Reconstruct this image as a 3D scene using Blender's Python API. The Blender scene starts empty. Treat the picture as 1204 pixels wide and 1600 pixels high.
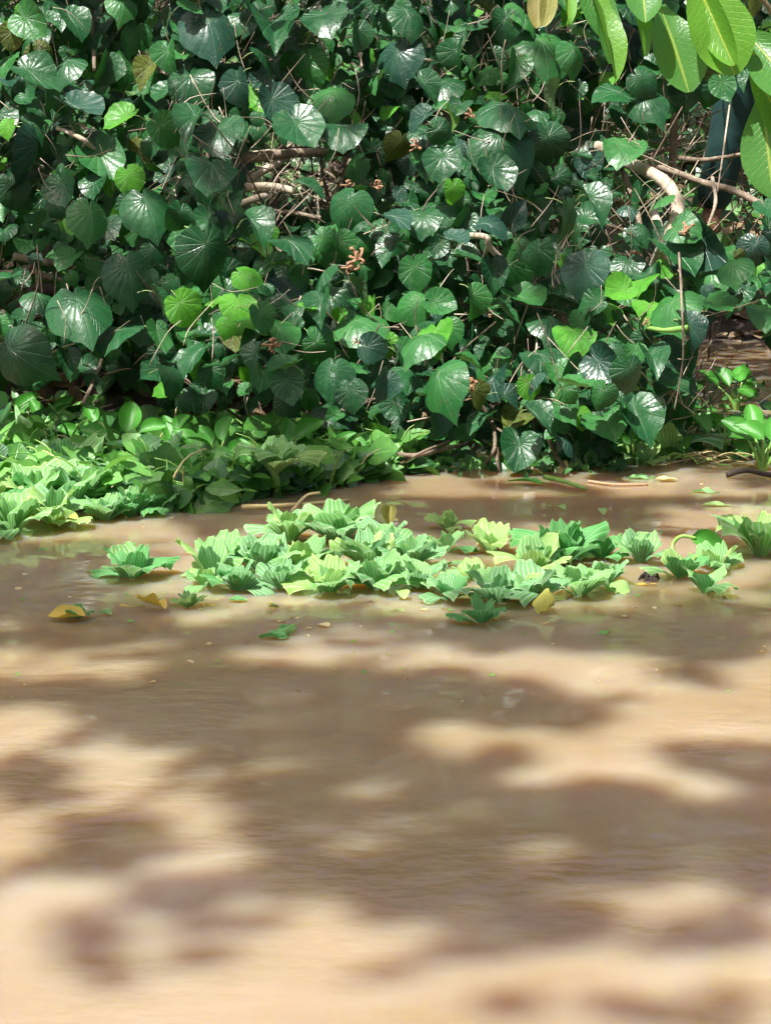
import bpy, math, random
import numpy as np
from mathutils import Vector, Matrix, noise
R = math.radians
rng = random.Random(7)
SC = bpy.context.scene
COL = SC.collection

# ------------------------------------------------------------------ camera, sky, sun, exposure
F = 3250.0                      # focal length in photograph pixels (photo 1204 x 1600)
CAMZ, PITCH = 1.2, R(11.5)
cd = bpy.data.cameras.new('camera'); cam = bpy.data.objects.new('camera', cd); COL.objects.link(cam)
cam.location = (0, 0, CAMZ); cam.rotation_euler = (R(90) - PITCH, 0, 0)
cd.sensor_fit = 'VERTICAL'; cd.sensor_height = 24; cd.lens = 24 * F / 1600; cd.clip_start = 0.05; cd.clip_end = 500
SC.camera = cam
SUN = Vector((-0.27, -0.34, 0.90)).normalized()
w = bpy.data.worlds.new('World'); SC.world = w; w.use_nodes = True
nt = w.node_tree; bg = nt.nodes['Background']; sky = nt.nodes.new('ShaderNodeTexSky')
sky.sky_type = 'NISHITA'; sky.sun_disc = False; sky.sun_elevation = math.asin(SUN.z); sky.sun_rotation = math.atan2(SUN.x, SUN.y)
sky.air_density = 0.8; sky.dust_density = 7.0; sky.ozone_density = 0.2
nt.links.new(sky.outputs[0], bg.inputs[0]); bg.inputs[1].default_value = 0.10
ld = bpy.data.lights.new('sun', 'SUN'); ld.energy = 5.0; ld.angle = R(0.55); ld.color = (1.0, 0.98, 0.94)
lo = bpy.data.objects.new('sun', ld); COL.objects.link(lo); lo.rotation_euler = SUN.to_track_quat('Z', 'Y').to_euler()
SC.view_settings.view_transform = 'Standard'; SC.view_settings.look = 'None'
SC.view_settings.exposure = 1.0; SC.view_settings.gamma = 1.0
SC.cycles.max_bounces = 8; SC.cycles.transparent_max_bounces = 8; SC.cycles.use_denoising = True

# ------------------------------------------------------------------ helpers
def ray(px, py):
    a = (px - 602) / F; b = (800 - py) / F
    return Vector((a, math.cos(PITCH) + b * math.sin(PITCH), -math.sin(PITCH) + b * math.cos(PITCH)))
def at(px, py, Y):
    d = ray(px, py); t = Y / d.y
    return Vector((d.x * t, Y, CAMZ + d.z * t))
def on_water(px, py, z=0.0):
    d = ray(px, py); t = (z - CAMZ) / d.z
    return Vector((d.x * t, d.y * t, z))
def proj(p):
    y, z = p[1], p[2] - CAMZ
    dep = y * math.cos(PITCH) - z * math.sin(PITCH); up = y * math.sin(PITCH) + z * math.cos(PITCH)
    return 602 + F * p[0] / dep, 800 - F * up / dep
def tag(o, label=None, cat=None, group=None, kind=None):
    if label: o['label'] = label
    if cat: o['category'] = cat
    if group: o['group'] = group
    if kind: o['kind'] = kind
    return o
def empty(name, loc, label, cat, group=None, rz=0):
    o = bpy.data.objects.new(name, None); COL.objects.link(o); o.location = loc; o.rotation_euler = (0, 0, rz)
    o.empty_display_size = 0.05
    return tag(o, label, cat, group)
def link(name, me, parent=None, M=None):
    o = bpy.data.objects.new(name, me); COL.objects.link(o)
    if parent is not None: o.parent = parent
    if M is not None: o.matrix_basis = M
    return o
def lerp(a, b, t): return a + (b - a) * t
def smooth(a, b, x):
    t = min(1, max(0, (x - a) / (b - a))); return t * t * (3 - 2 * t)

class MB:
    """collects geometry in numpy blocks, builds one mesh"""
    def __init__(s): s.v = []; s.f = []; s.uv = []; s.r = []; s.m = []; s.n = 0
    def add(s, V, Fc, UV=None, rnd=0.0, mat=0):
        V = np.asarray(V, float); 
        if UV is None: UV = np.zeros((len(V), 2))
        mats = mat if hasattr(mat, '__len__') else [mat] * len(Fc)
        s.v.append(V); s.uv.append(UV); s.r.append(np.full(len(V), rnd))
        for f in Fc: s.f.append([i + s.n for i in f])
        s.m.extend(mats); s.n += len(V)
    def mesh(s, name, mats, smooth_=True):
        me = bpy.data.meshes.new(name)
        V = np.concatenate(s.v); me.from_pydata(V.tolist(), [], s.f)
        for m in mats: me.materials.append(m)
        me.polygons.foreach_set('material_index', s.m)
        if smooth_: me.polygons.foreach_set('use_smooth', [True] * len(s.f))
        li = np.empty(len(me.loops), int); me.loops.foreach_get('vertex_index', li)
        uvl = me.uv_layers.new(name='UVMap'); uvl.data.foreach_set('uv', np.concatenate(s.uv)[li].ravel())
        a = me.attributes.new('rnd', 'FLOAT', 'POINT'); a.data.foreach_set('value', np.concatenate(s.r))
        me.update(); return me

def catmull(P, n=5):
    P = [Vector(p) for p in P]; Q = [P[0] * 2 - P[1]] + P + [P[-1] * 2 - P[-2]]; out = []
    for i in range(1, len(Q) - 2):
        a, b, c, d = Q[i - 1], Q[i], Q[i + 1], Q[i + 2]
        for k in range(n):
            t = k / n
            out.append(0.5 * ((2 * b) + (c - a) * t + (2 * a - 5 * b + 4 * c - d) * t * t + (3 * b - a - 3 * c + d) * t ** 3))
    out.append(P[-1]); return out
def tube(mb, P, r0, r1=None, sides=7, n=4, rnd=0.0, mat=0, knob=0.0, smoothp=True):
    r1 = r0 if r1 is None else r1
    pts = catmull(P, n) if smoothp and len(P) > 2 else [Vector(p) for p in P]
    V = []; UV = []; Fc = []; L = 0; prev = None
    up = Vector((0.13, 0.31, 0.94))
    for i, p in enumerate(pts):
        d = (pts[min(i + 1, len(pts) - 1)] - pts[max(i - 1, 0)]).normalized()
        a = d.cross(up); 
        if a.length < 1e-3: a = d.cross(Vector((1, 0, 0)))
        a.normalize(); b = a.cross(d)
        t = i / max(1, len(pts) - 1); rr = lerp(r0, r1, t) * (1 + knob * (noise.noise(p * 23) + .6 * noise.noise(p * 60)))
        if prev is not None: L += (p - prev).length
        prev = p
        for k in range(sides):
            an = 2 * math.pi * k / sides
            rk = rr * (1 + knob * .5 * noise.noise(Vector((an, L * 20, 3))))
            V.append(p + (a * math.cos(an) + b * math.sin(an)) * rk); UV.append((k / sides, L))
    for i in range(len(pts) - 1):
        for k in range(sides):
            k2 = (k + 1) % sides
            Fc.append((i * sides + k, i * sides + k2, (i + 1) * sides + k2, (i + 1) * sides + k))
    Fc.append(tuple(range(sides))[::-1]); Fc.append(tuple((len(pts) - 1) * sides + k for k in range(sides)))
    mb.add([tuple(v) for v in V], Fc, np.array(UV), rnd, mat)

# ------------------------------------------------------------------ materials
def newmat(name):
    m = bpy.data.materials.new(name); m.use_nodes = True; nt = m.node_tree
    return m, nt, nt.nodes['Principled BSDF']
class G:
    """tiny node helper"""
    def __init__(s, nt): s.nt = nt
    def n(s, t, **k):
        o = s.nt.nodes.new(t)
        for a, b in k.items(): setattr(o, a, b)
        return o
    def put(s, sock, v):
        if isinstance(v, bpy.types.NodeSocket): s.nt.links.new(v, sock)
        else: sock.default_value = v
    def m(s, op, a, b=0.0, c=0.0):
        o = s.n('ShaderNodeMath', operation=op); s.put(o.inputs[0], a); s.put(o.inputs[1], b); s.put(o.inputs[2], c); return o.outputs[0]
    def mix(s, f, a, b, mode='MIX'):
        o = s.n('ShaderNodeMix', data_type='RGBA', blend_type=mode); s.put(o.inputs[0], f)
        s.put(o.inputs[6], a if isinstance(a, bpy.types.NodeSocket) else (*a, 1)); s.put(o.inputs[7], b if isinstance(b, bpy.types.NodeSocket) else (*b, 1))
        return o.outputs[2]
    def noise(s, scale, vec=None, detail=3, rough=.5):
        o = s.n('ShaderNodeTexNoise'); o.inputs['Scale'].default_value = scale; o.inputs['Detail'].default_value = detail; o.inputs['Roughness'].default_value = rough
        if vec is not None: s.nt.links.new(vec, o.inputs['Vector'])
        return o.outputs[0]
    def ss(s, x, lo, hi, a=0.0, b=1.0):
        o = s.n('ShaderNodeMapRange', interpolation_type='SMOOTHSTEP'); s.put(o.inputs[0], x)
        o.inputs[1].default_value = lo; o.inputs[2].default_value = hi; o.inputs[3].default_value = a; o.inputs[4].default_value = b; return o.outputs[0]
    def bump(s, h, strength, dist):
        o = s.n('ShaderNodeBump'); s.put(o.inputs['Height'], h); o.inputs['Strength'].default_value = strength; o.inputs['Distance'].default_value = dist; return o.outputs[0]
def rand_value(g):
    a = g.n('ShaderNodeAttribute', attribute_name='rnd').outputs['Fac']
    b = g.n('ShaderNodeObjectInfo').outputs['Random']
    return g.m('FRACT', g.m('ADD', a, b))
def set_principled(b, **k):
    for a, v in k.items(): b.inputs[a].default_value = v
def translucent(g, nt, bsdf, color, fac):
    tr = g.n('ShaderNodeBsdfTranslucent'); g.put(tr.inputs['Color'], color)
    mx = g.n('ShaderNodeMixShader'); mx.inputs[0].default_value = fac
    nt.links.new(bsdf.outputs[0], mx.inputs[1]); nt.links.new(tr.outputs[0], mx.inputs[2])
    nt.links.new(mx.outputs[0], nt.nodes['Material Output'].inputs['Surface'])

def palmate_mat(name, colA, colB, vein, back, rough=.33, trans=.15, nveins=15.0, blemish=(.10, .07, .02), spec=.5, bl=.62):
    """broad heart leaf: palmate veins fan from the leaf base (uv = leaf plane, tip at +y)"""
    m, nt, b = newmat(name); g = G(nt)
    uv = g.n('ShaderNodeUVMap', uv_map='UVMap').outputs[0]
    sp = g.n('ShaderNodeSeparateXYZ'); nt.links.new(uv, sp.inputs[0]); x, y = sp.outputs[0], sp.outputs[1]
    ang = g.m('ARCTAN2', x, y); rad = g.m('SQRT', g.m('ADD', g.m('MULTIPLY', x, x), g.m('MULTIPLY', y, y)))
    k = g.m('MULTIPLY', ang, nveins / (2 * math.pi)); fr = g.m('SUBTRACT', g.m('FRACT', g.m('ADD', k, .5)), .5)
    d = g.m('MULTIPLY', g.m('ABSOLUTE', fr), g.m('MULTIPLY', rad, 2 * math.pi / nveins))
    v1 = g.ss(d, .004, .016, 1, 0)
    # side veins: herring-bone off every main vein
    hb = g.m('SUBTRACT', g.m('MULTIPLY', rad, 9.0), g.m('MULTIPLY', g.m('ABSOLUTE', fr), 5.0))
    hb = g.m('ABSOLUTE', g.m('SUBTRACT', g.m('FRACT', hb), .5)); v2 = g.ss(hb, .0, .09, .55, 0)
    v = g.m('MAXIMUM', v1, v2)
    r = rand_value(g)
    base = g.mix(r, colA, colB)
    oc = g.n('ShaderNodeVectorMath', operation='ADD'); nt.links.new(uv, oc.inputs[0])
    cmb = g.n('ShaderNodeCombineXYZ'); nt.links.new(g.m('MULTIPLY', r, 37.0), cmb.inputs[2]); nt.links.new(cmb.outputs[0], oc.inputs[1])
    nz = g.noise(2.6, oc.outputs[0], 4)
    base = g.mix(g.ss(nz, .35, .7), base, g.mix(.5, base, (colB[0] * 1.3, colB[1] * 1.3, colB[2] * 1.1)))
    nz2 = g.noise(9.0, oc.outputs[0], 5, .65)
    base = g.mix(g.ss(nz2, bl, bl + .08, 0, .8), base, blemish)
    base = g.mix(g.m('MULTIPLY', v1, .30), base, vein); base = g.mix(g.m('MULTIPLY', v2, .16), base, vein)
    geo = g.n('ShaderNodeNewGeometry')
    base = g.mix(geo.outputs['Backfacing'], base, back)
    nt.links.new(base, b.inputs['Base Color'])
    set_principled(b, Roughness=rough, IOR=1.45); b.inputs['Specular IOR Level'].default_value = spec
    nt.links.new(g.ss(nz, .2, .8, rough - .06, rough + .16), b.inputs['Roughness'])
    h = g.m('ADD', g.m('ADD', g.m('MULTIPLY', v1, -1.0), g.m('MULTIPLY', v2, -.7)), g.m('ADD', g.m('MULTIPLY', g.noise(7, oc.outputs[0], 2), .9), g.m('MULTIPLY', g.m('SQRT', g.m('ABSOLUTE', fr)), .40)))
    nt.links.new(g.bump(h, .5, .0055), b.inputs['Normal'])
    tc = g.mix(.5, base, (colB[0] * 2.5 + .02, colB[1] * 2.5, colB[2] * .8))
    translucent(g, nt, b, tc, trans); return m
def plain_leaf_mat(name, colA, colB, rough=.4, trans=.25, midrib=(.3, .4, .15), pin=12.0, rib=.6, spec=.5):
    """blade with midrib and pinnate veins (uv x across -1..1, y along 0..1)"""
    m, nt, b = newmat(name); g = G(nt)
    uv = g.n('ShaderNodeUVMap', uv_map='UVMap').outputs[0]
    sp = g.n('ShaderNodeSeparateXYZ'); nt.links.new(uv, sp.inputs[0]); x, y = sp.outputs[0], sp.outputs[1]
    ax = g.m('ABSOLUTE', x); mid = g.ss(ax, .02, .09, 1, 0)
    pv = g.m('ABSOLUTE', g.m('SUBTRACT', g.m('FRACT', g.m('MULTIPLY', g.m('SUBTRACT', y, g.m('MULTIPLY', ax, .22)), pin)), .5))
    pv = g.ss(pv, 0, .12, 1, 0); r = rand_value(g)
    base = g.mix(r, colA, colB); nz = g.noise(14, None, 4)
    tcn = g.n('ShaderNodeTexCoord'); nz = g.noise(35, tcn.outputs['Object'], 4)
    base = g.mix(g.ss(nz, .35, .7, 0, .55), base, (colB[0] * 1.35 + .01, colB[1] * 1.15, colB[2]))
    base = g.mix(g.m('MULTIPLY', mid, rib), base, midrib); base = g.mix(g.m('MULTIPLY', pv, .13), base, midrib)
    nt.links.new(base, b.inputs['Base Color']); set_principled(b, Roughness=rough); b.inputs['Specular IOR Level'].default_value = spec
    nt.links.new(g.bump(g.m('ADD', g.m('MULTIPLY', mid, -1), g.m('ADD', g.m('MULTIPLY', pv, -.3), nz)), .4, .003), b.inputs['Normal'])
    translucent(g, nt, b, g.mix(.4, base, (colB[0] * 1.6, colB[1] * 1.5, colB[2] * .6)), trans); return m
def pistia_mat(name, colA, colB, rib, edge, trans=.42):
    """water lettuce: pale parallel ribs fanning up the blade, velvety, paler rim"""
    m, nt, b = newmat(name); g = G(nt)
    uv = g.n('ShaderNodeUVMap', uv_map='UVMap').outputs[0]
    sp = g.n('ShaderNodeSeparateXYZ'); nt.links.new(uv, sp.inputs[0]); x, y = sp.outputs[0], sp.outputs[1]
    f = g.m('ABSOLUTE', g.m('SUBTRACT', g.m('FRACT', g.m('ADD', g.m('MULTIPLY', x, 4.0), .5)), .5))
    vs = g.ss(f, .05, .26, 1, 0); vs = g.m('MULTIPLY', vs, g.ss(y, .55, 1.0, 1, .45))
    r = rand_value(g); base = g.mix(r, colA, colB)
    tcn = g.n('ShaderNodeTexCoord'); nz = g.noise(45, tcn.outputs['Object'], 5, .6)
    base = g.mix(g.ss(nz, .3, .75, 0, .6), base, (colB[0] * 1.3, colB[1] * 1.2, colB[2] * .9))
    base = g.mix(g.m('MULTIPLY', vs, .9), base, rib)
    rim = g.m('MAXIMUM', g.ss(y, .93, 1.0), g.ss(g.m('ABSOLUTE', x), .9, 1.0))
    base = g.mix(g.m('MULTIPLY', rim, .6), base, edge)
    base = g.mix(g.ss(y, .0, .3, .55, 0), base, (rib[0], rib[1], rib[2] * .8))
    big = g.noise(9, tcn.outputs['Object'], 3)
    base = g.mix(g.m('MULTIPLY', g.ss(big, .62, .75), g.ss(y, .6, 1.0)), base, (.42, .40, .10))
    nt.links.new(base, b.inputs['Base Color']); set_principled(b, Roughness=.52)
    b.inputs['Sheen Weight'].default_value = .15; b.inputs['Sheen Roughness'].default_value = .4
    nt.links.new(g.bump(g.m('ADD', g.m('MULTIPLY', vs, -1.2), nz), .5, .003), b.inputs['Normal'])
    translucent(g, nt, b, g.mix(.3, base, colB), trans); return m
def bark_mat(name, colA, colB, pale, palef=.62):
    m, nt, b = newmat(name); g = G(nt); tc = g.n('ShaderNodeTexCoord').outputs['Object']
    n1 = g.noise(14, tc, 5, .6); n2 = g.noise(90, tc, 4, .6)
    base = g.mix(g.ss(n1, .3, .7), colA, colB); base = g.mix(g.ss(n2, palef - .1, palef + .1, 0, .8), base, pale)
    nt.links.new(base, b.inputs['Base Color']); set_principled(b, Roughness=.8)
    nt.links.new(g.bump(g.m('ADD', n2, n1), .7, .004), b.inputs['Normal']); return m

M_DARK = palmate_mat('dark_green_leaf', (.005, .046, .014), (.012, .082, .022), (.08, .19, .08), (.06, .12, .05), .30, spec=.6)
M_MID = palmate_mat('mid_green_leaf', (.012, .095, .022), (.03, .15, .032), (.14, .29, .10), (.10, .18, .07), .35, .2)
M_YOUNG = palmate_mat('young_leaf', (.055, .26, .022), (.10, .34, .03), (.28, .50, .12), (.16, .32, .07), .38, .35, bl=.60)
M_BLUE = palmate_mat('glossy_blue_green_leaf', (.008, .042, .027), (.015, .06, .036), (.10, .20, .11), (.07, .13, .08), .28, .08, spec=.55)
M_OLIVE = palmate_mat('spotted_olive_leaf', (.05, .11, .012), (.10, .14, .018), (.22, .24, .07), (.12, .16, .05), .45, .2, blemish=(.06, .03, .01), bl=.50)
M_LITTER = palmate_mat('dead_leaf', (.13, .075, .045), (.24, .17, .10), (.3, .22, .14), (.22, .16, .10), .7, .05, spec=.3)
M_PETI = plain_leaf_mat('petiole', (.10, .20, .06), (.16, .20, .07), .5, .05)
M_P1 = pistia_mat('water_lettuce_green', (.12, .38, .09), (.21, .48, .13), (.52, .70, .46), (.42, .62, .28))
M_P2 = pistia_mat('water_lettuce_grey_green', (.09, .32, .10), (.16, .41, .14), (.54, .70, .50), (.42, .60, .32))
M_P3 = pistia_mat('water_lettuce_lime', (.22, .47, .10), (.30, .54, .14), (.60, .76, .42), (.56, .68, .24))
M_P4 = pistia_mat('water_lettuce_yellow', (.40, .42, .05), (.50, .48, .07), (.60, .62, .24), (.66, .62, .12))
M_P5 = pistia_mat('water_lettuce_deep_green', (.07, .31, .07), (.11, .39, .10), (.28, .52, .26), (.22, .46, .18))
M_HY = plain_leaf_mat('hyacinth_blade', (.035, .20, .022), (.075, .31, .04), .3, .22, (.16, .40, .08), 1.0, .15)
M_HYS = plain_leaf_mat('hyacinth_stalk', (.16, .36, .08), (.26, .45, .10), .35, .15, (.3, .4, .15), 1.0, .1)
M_MANG = plain_leaf_mat('long_oval_leaf', (.05, .20, .05), (.09, .27, .06), .28, .5, (.40, .52, .10), 14, .9)
M_MANGY = plain_leaf_mat('long_oval_leaf_yellow', (.09, .29, .03), (.13, .34, .04), .34, .42, (.5, .56, .08), 14, .8)
M_MANGB = plain_leaf_mat('long_oval_leaf_brown', (.20, .26, .06), (.26, .24, .07), .5, .3, (.42, .42, .16), 10, .5)
M_DEADY = plain_leaf_mat('yellow_dead_leaf', (.46, .34, .03), (.56, .46, .08), .45, .25, (.5, .32, .04), 10, .6)
M_STRAW = plain_leaf_mat('straw', (.46, .40, .18), (.55, .48, .26), .6, .15, (.3, .25, .1), 3, .2)
M_GC = plain_leaf_mat('small_leaf', (.035, .15, .025), (.085, .27, .04), .4, .25, (.2, .4, .1), 6, .5)
M_CAN = plain_leaf_mat('tree_leaf', (.03, .07, .02), (.05, .11, .03), .5, .08, (.12, .25, .07), 6, .5)
M_GCL = plain_leaf_mat('small_leaf_light', (.10, .32, .06), (.17, .42, .09), .4, .3, (.3, .5, .16), 6, .5)
M_GCD = plain_leaf_mat('small_leaf_dark', (.018, .085, .028), (.04, .14, .035), .4, .15, (.12, .25, .07), 6, .5)
M_BARK = bark_mat('grey_brown_bark', (.11, .075, .05), (.26, .20, .14), (.42, .35, .26))
M_PALE = bark_mat('pale_bark', (.36, .28, .19), (.50, .42, .32), (.62, .56, .46))
M_DKBARK = bark_mat('dark_bark', (.02, .014, .012), (.06, .045, .035), (.12, .09, .07))
M_TWIG = bark_mat('twig_bark', (.10, .065, .045), (.20, .15, .10), (.34, .28, .2))
M_FLOWER = bark_mat('dried_flower', (.36, .18, .09), (.50, .28, .16), (.58, .42, .28))

# water: murky silt river, glossy film with fine ripples
def water_mat():
    m, nt, b = newmat('muddy_water'); g = G(nt); tc = g.n('ShaderNodeTexCoord').outputs['Object']
    mp = g.n('ShaderNodeMapping'); mp.inputs['Scale'].default_value = (1.0, 1.15, 1); mp.inputs['Rotation'].default_value = (0, 0, R(-8)); nt.links.new(tc, mp.inputs[0]); v = mp.outputs[0]
    sy = g.n('ShaderNodeSeparateXYZ'); nt.links.new(tc, sy.inputs[0]); yy = sy.outputs[1]
    silt = g.noise(1.1, v, 5, .6)
    base = g.mix(g.ss(silt, .3, .7), (.255, .176, .098), (.320, .248, .170))
    nt.links.new(base, b.inputs['Base Color'])
    set_principled(b, Roughness=.035, IOR=1.333); b.inputs['Specular IOR Level'].default_value = .5
    b.inputs['Subsurface Weight'].default_value = 1.0; b.inputs['Subsurface Scale'].default_value = .38
    b.inputs['Subsurface Radius'].default_value = (1.0, .52, .08)
    mp2 = g.n('ShaderNodeMapping'); mp2.inputs['Scale'].default_value = (1.0, 1.3, 1); mp2.inputs['Rotation'].default_value = (0, 0, R(10)); nt.links.new(tc, mp2.inputs[0])
    w0 = g.noise(1.3, mp2.outputs[0], 2, .5); w1 = g.noise(5.0, mp2.outputs[0], 2, .5); mp4 = g.n('ShaderNodeMapping'); mp4.inputs['Scale'].default_value = (.7, 1.1, 1); mp4.inputs['Rotation'].default_value = (0, 0, R(-12)); nt.links.new(tc, mp4.inputs[0]); w2 = g.noise(19, mp4.outputs[0], 2, .5); mp3 = g.n('ShaderNodeMapping'); mp3.inputs['Scale'].default_value = (.32, 1.25, 1); mp3.inputs['Rotation'].default_value = (0, 0, R(14)); nt.links.new(tc, mp3.inputs[0]); w3 = g.noise(46, mp3.outputs[0], 3, .55)
    patch = g.m('MULTIPLY', g.ss(g.noise(1.6, v, 3), .42, .62, .12, 1.0), g.ss(yy, 3.9, 5.2, 1.6, .35))
    h = g.m('ADD', g.m('ADD', g.m('MULTIPLY', w0, 3.2), g.m('MULTIPLY', w1, .16)), g.m('ADD', g.m('MULTIPLY', g.m('MULTIPLY', w2, .55), patch), g.m('MULTIPLY', g.m('MULTIPLY', w3, .05), patch)))
    nt.links.new(g.bump(h, 1.0, .0055), b.inputs['Normal'])
    return m
M_WATER = water_mat()
def soil_mat():
    m, nt, b = newmat('bank_soil'); g = G(nt); tc = g.n('ShaderNodeTexCoord').outputs['Object']
    n1 = g.noise(6, tc, 5, .6); n2 = g.noise(60, tc, 5, .7)
    base = g.mix(g.ss(n1, .3, .7), (.035, .024, .016), (.085, .058, .038)); base = g.mix(g.ss(n2, .55, .72), base, (.17, .12, .08))
    nt.links.new(base, b.inputs['Base Color']); set_principled(b, Roughness=.9)
    nt.links.new(g.bump(g.m('ADD', n1, n2), .8, .02), b.inputs['Normal']); return m
M_SOIL = soil_mat()

# ------------------------------------------------------------------ setting: water, bank
def bank_edge(x):
    return 7.05 + 0.12 * math.sin(x * 3.1) + 3.1 * smooth(.75, 1.2, x) + .8 * smooth(3.0, 5.0, abs(x))
def bank_h(x, y):
    e = bank_edge(x); d = y - e
    h = -.35 + .35 * smooth(-.6, 0, d) + .40 * smooth(0, .9, d) + 2.1 * smooth(1.2, 7.5, d) + max(0, d - 7) * .12
    if y < 1.6:                         # the near bank the photographer stands on
        h = max(h, -.35 + .6 * smooth(1.5, .2, y) + .0 * x) if y > .2 else max(h, .25 + .03 * (0.2 - y))
        h = -.35 + (h + .35)
    return h + .03 * noise.noise(Vector((x * 3, y * 3, 0))) + .012 * noise.noise(Vector((x * 11, y * 11, 4)))
def grid_mesh(name, xs, ys, hf, mat):
    V = [(x, y, hf(x, y)) for y in ys for x in xs]; nx = len(xs)
    Fc = [(j * nx + i, j * nx + i + 1, (j + 1) * nx + i + 1, (j + 1) * nx + i) for j in range(len(ys) - 1) for i in range(nx - 1)]
    mb = MB(); mb.add(V, Fc); return mb.mesh(name, [mat])
xs = list(np.concatenate([np.linspace(-60, -5, 12), np.linspace(-4.5, 4.5, 121), np.linspace(5, 60, 12)]))
ys = list(np.concatenate([np.linspace(-40, -1, 12), np.linspace(-.8, 6, 30), np.linspace(6.1, 14, 100), np.linspace(15, 80, 14)]))
tag(link('ground', grid_mesh('ground', xs, ys, bank_h, M_SOIL)), kind='structure', label='dark soil riverbank under the bushes', cat='ground')
tag(link('water', grid_mesh('water', [-60, -4, 4, 60], [-30, 0, 12, 80], lambda x, y: 0.0, M_WATER)), kind='structure', label='muddy brown river water with dappled light', cat='river')

# ------------------------------------------------------------------ leaf shapes
def heart_template(A=34, Rn=5, seed=0, wide=1.0, cup=.2, droop=.25, pet=True, quilt=.018, round_=0.0, fold=0.0):
    r0 = random.Random(seed); ph = [r0.uniform(0, 6.28) for _ in range(6)]
    T = [0, 5, 11, 20, 35, 55, 80, 105, 130, 150, 165, 175, 180]
    Q = [1.06, .96, .875, .815, .77, .72, .655, .585, .53, .49, .43, .33, .20]
    if round_: Q = [lerp(q, [.86, .84, .82, .80, .77, .73, .67, .60, .55, .51, .46, .33, .12][i], round_) for i, q in enumerate(Q)]
    tipx = r0.uniform(-.07, .07)
    V = [(0, 0, 0)]; UV = [(0, 0)]; Fc = []
    for j in range(1, Rn + 1):
        for i in range(A):
            th = 2 * math.pi * i / A; dg = abs(math.degrees((th + math.pi) % (2 * math.pi) - math.pi))
            rr = float(np.interp(dg, T, Q)) * (1 + .025 * math.sin(3 * th + ph[0]) + .018 * math.sin(7 * th + ph[1]))
            q = (j / Rn) ** .85 * rr
            x, y = q * math.sin(th) * wide, q * math.cos(th)
            x += tipx * max(0, y) ** 2
            z = cup * (x * x) * 1.1 - droop * (y * y if y > 0 else y * y * .7) * .9
            z += fold * abs(x)
            z -= quilt * math.cos(th * 15) * min(1, q * 3) * (0.3 + q)          # veins sink, tissue bulges
            z += .035 * q * q * math.sin(4 * th + ph[2]) + .02 * (j == Rn) * math.sin(9 * th + ph[3]) + .02 * math.sin(5 * x + ph[4]) * q
            V.append((x, y, z)); UV.append((q * math.sin(th), q * math.cos(th)))
    for i in range(A):
        Fc.append((0, 1 + (i + 1) % A, 1 + i))
        for j in range(Rn - 1):
            a = 1 + j * A; b2 = a + A
            Fc.append((a + i, a + (i + 1) % A, b2 + (i + 1) % A, b2 + i))
    mats = [0] * len(Fc)
    if pet:
        mb = MB(); bend = r0.uniform(-.2, .2)
        tube(mb, [(0, .02, -.01), (bend * .3, -.12, -.06), (bend, -.34, -.28), (bend * 1.5, -.45, -.62)], .016, .02, sides=4, n=3)
        n0 = len(V); V += mb.v[0].tolist(); UV += [(0, 0)] * len(mb.v[0]); Fc += [tuple(k + n0 for k in f) for f in mb.f]; mats += [1] * len(mb.f)
    V = np.array(V); 
    return V, Fc, np.array(UV), mats
HEARTS = [heart_template(seed=i, wide=wd, cup=c, droop=d, round_=min(1, rd + .05), fold=fo) for i, (wd, c, d, rd, fo) in enumerate(
    [(1.0, .35, .35, .2, 0), (1.1, .05, .55, .6, 0), (.92, .55, .15, 0, .12), (1.12, -.45, .55, .3, 0), (1.0, -.6, .4, 0, -.12), (.8, .6, .6, .5, .45), (1.05, .1, .9, .8, 0), (.95, -.1, -.15, .4, .25), (.9, .3, .3, .9, .3), (1.05, -.3, .8, .1, -.2), (.75, .2, .4, .2, .7), (1.0, .5, -.25, .5, .1)])]
HEARTS_LO = [heart_template(A=16, Rn=2, seed=20 + i, wide=wd, cup=c, droop=d, pet=False, quilt=0) for i, (wd, c, d) in enumerate([(1, .2, .3), (1.1, -.2, .4), (.85, .4, .2)])]
LEAFMATS = {'d': M_DARK, 'm': M_MID, 'y': M_YOUNG, 'b': M_BLUE, 'o': M_OLIVE}
_lc = {}
def heart_mesh(i, tone):
    if (i, tone) not in _lc:
        mb = MB(); V, Fc, UV, mt = HEARTS[i]; mb.add(V, Fc, UV, rng.random(), mt)
        _lc[i, tone] = mb.mesh('heart_leaf', [LEAFMATS[tone], M_PETI])
    return _lc[i, tone]
def leaf_matrix(base, n, d, size):
    """n = upper normal, d = wished tip direction; local +Y = tip, +Z = n"""
    n = n.normalized(); t = (d - n * d.dot(n)).normalized(); x = t.cross(n)
    M = Matrix((x, t, n)).transposed().to_4x4() @ Matrix.Diagonal((size, size, size, 1)); M.translation = base
    return M
def xf(V, M):
    A = np.array(M)[:3, :3]; return V @ A.T + np.array(M.translation)

# ------------------------------------------------------------------ the hibiscus bushes
def front_Y(px, py):
    """world distance of the foliage front seen at a photograph position"""
    y = 6.55 + 1.15 * smooth(740, -50, py) + .30 * noise.noise(Vector((px / 210, py / 210, 1.7))) + .20 * noise.noise(Vector((px / 80, py / 80, 5.1)))
    y += .35 * smooth(330, 120, px) * smooth(640, 300, py) * .4
    return y
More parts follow.
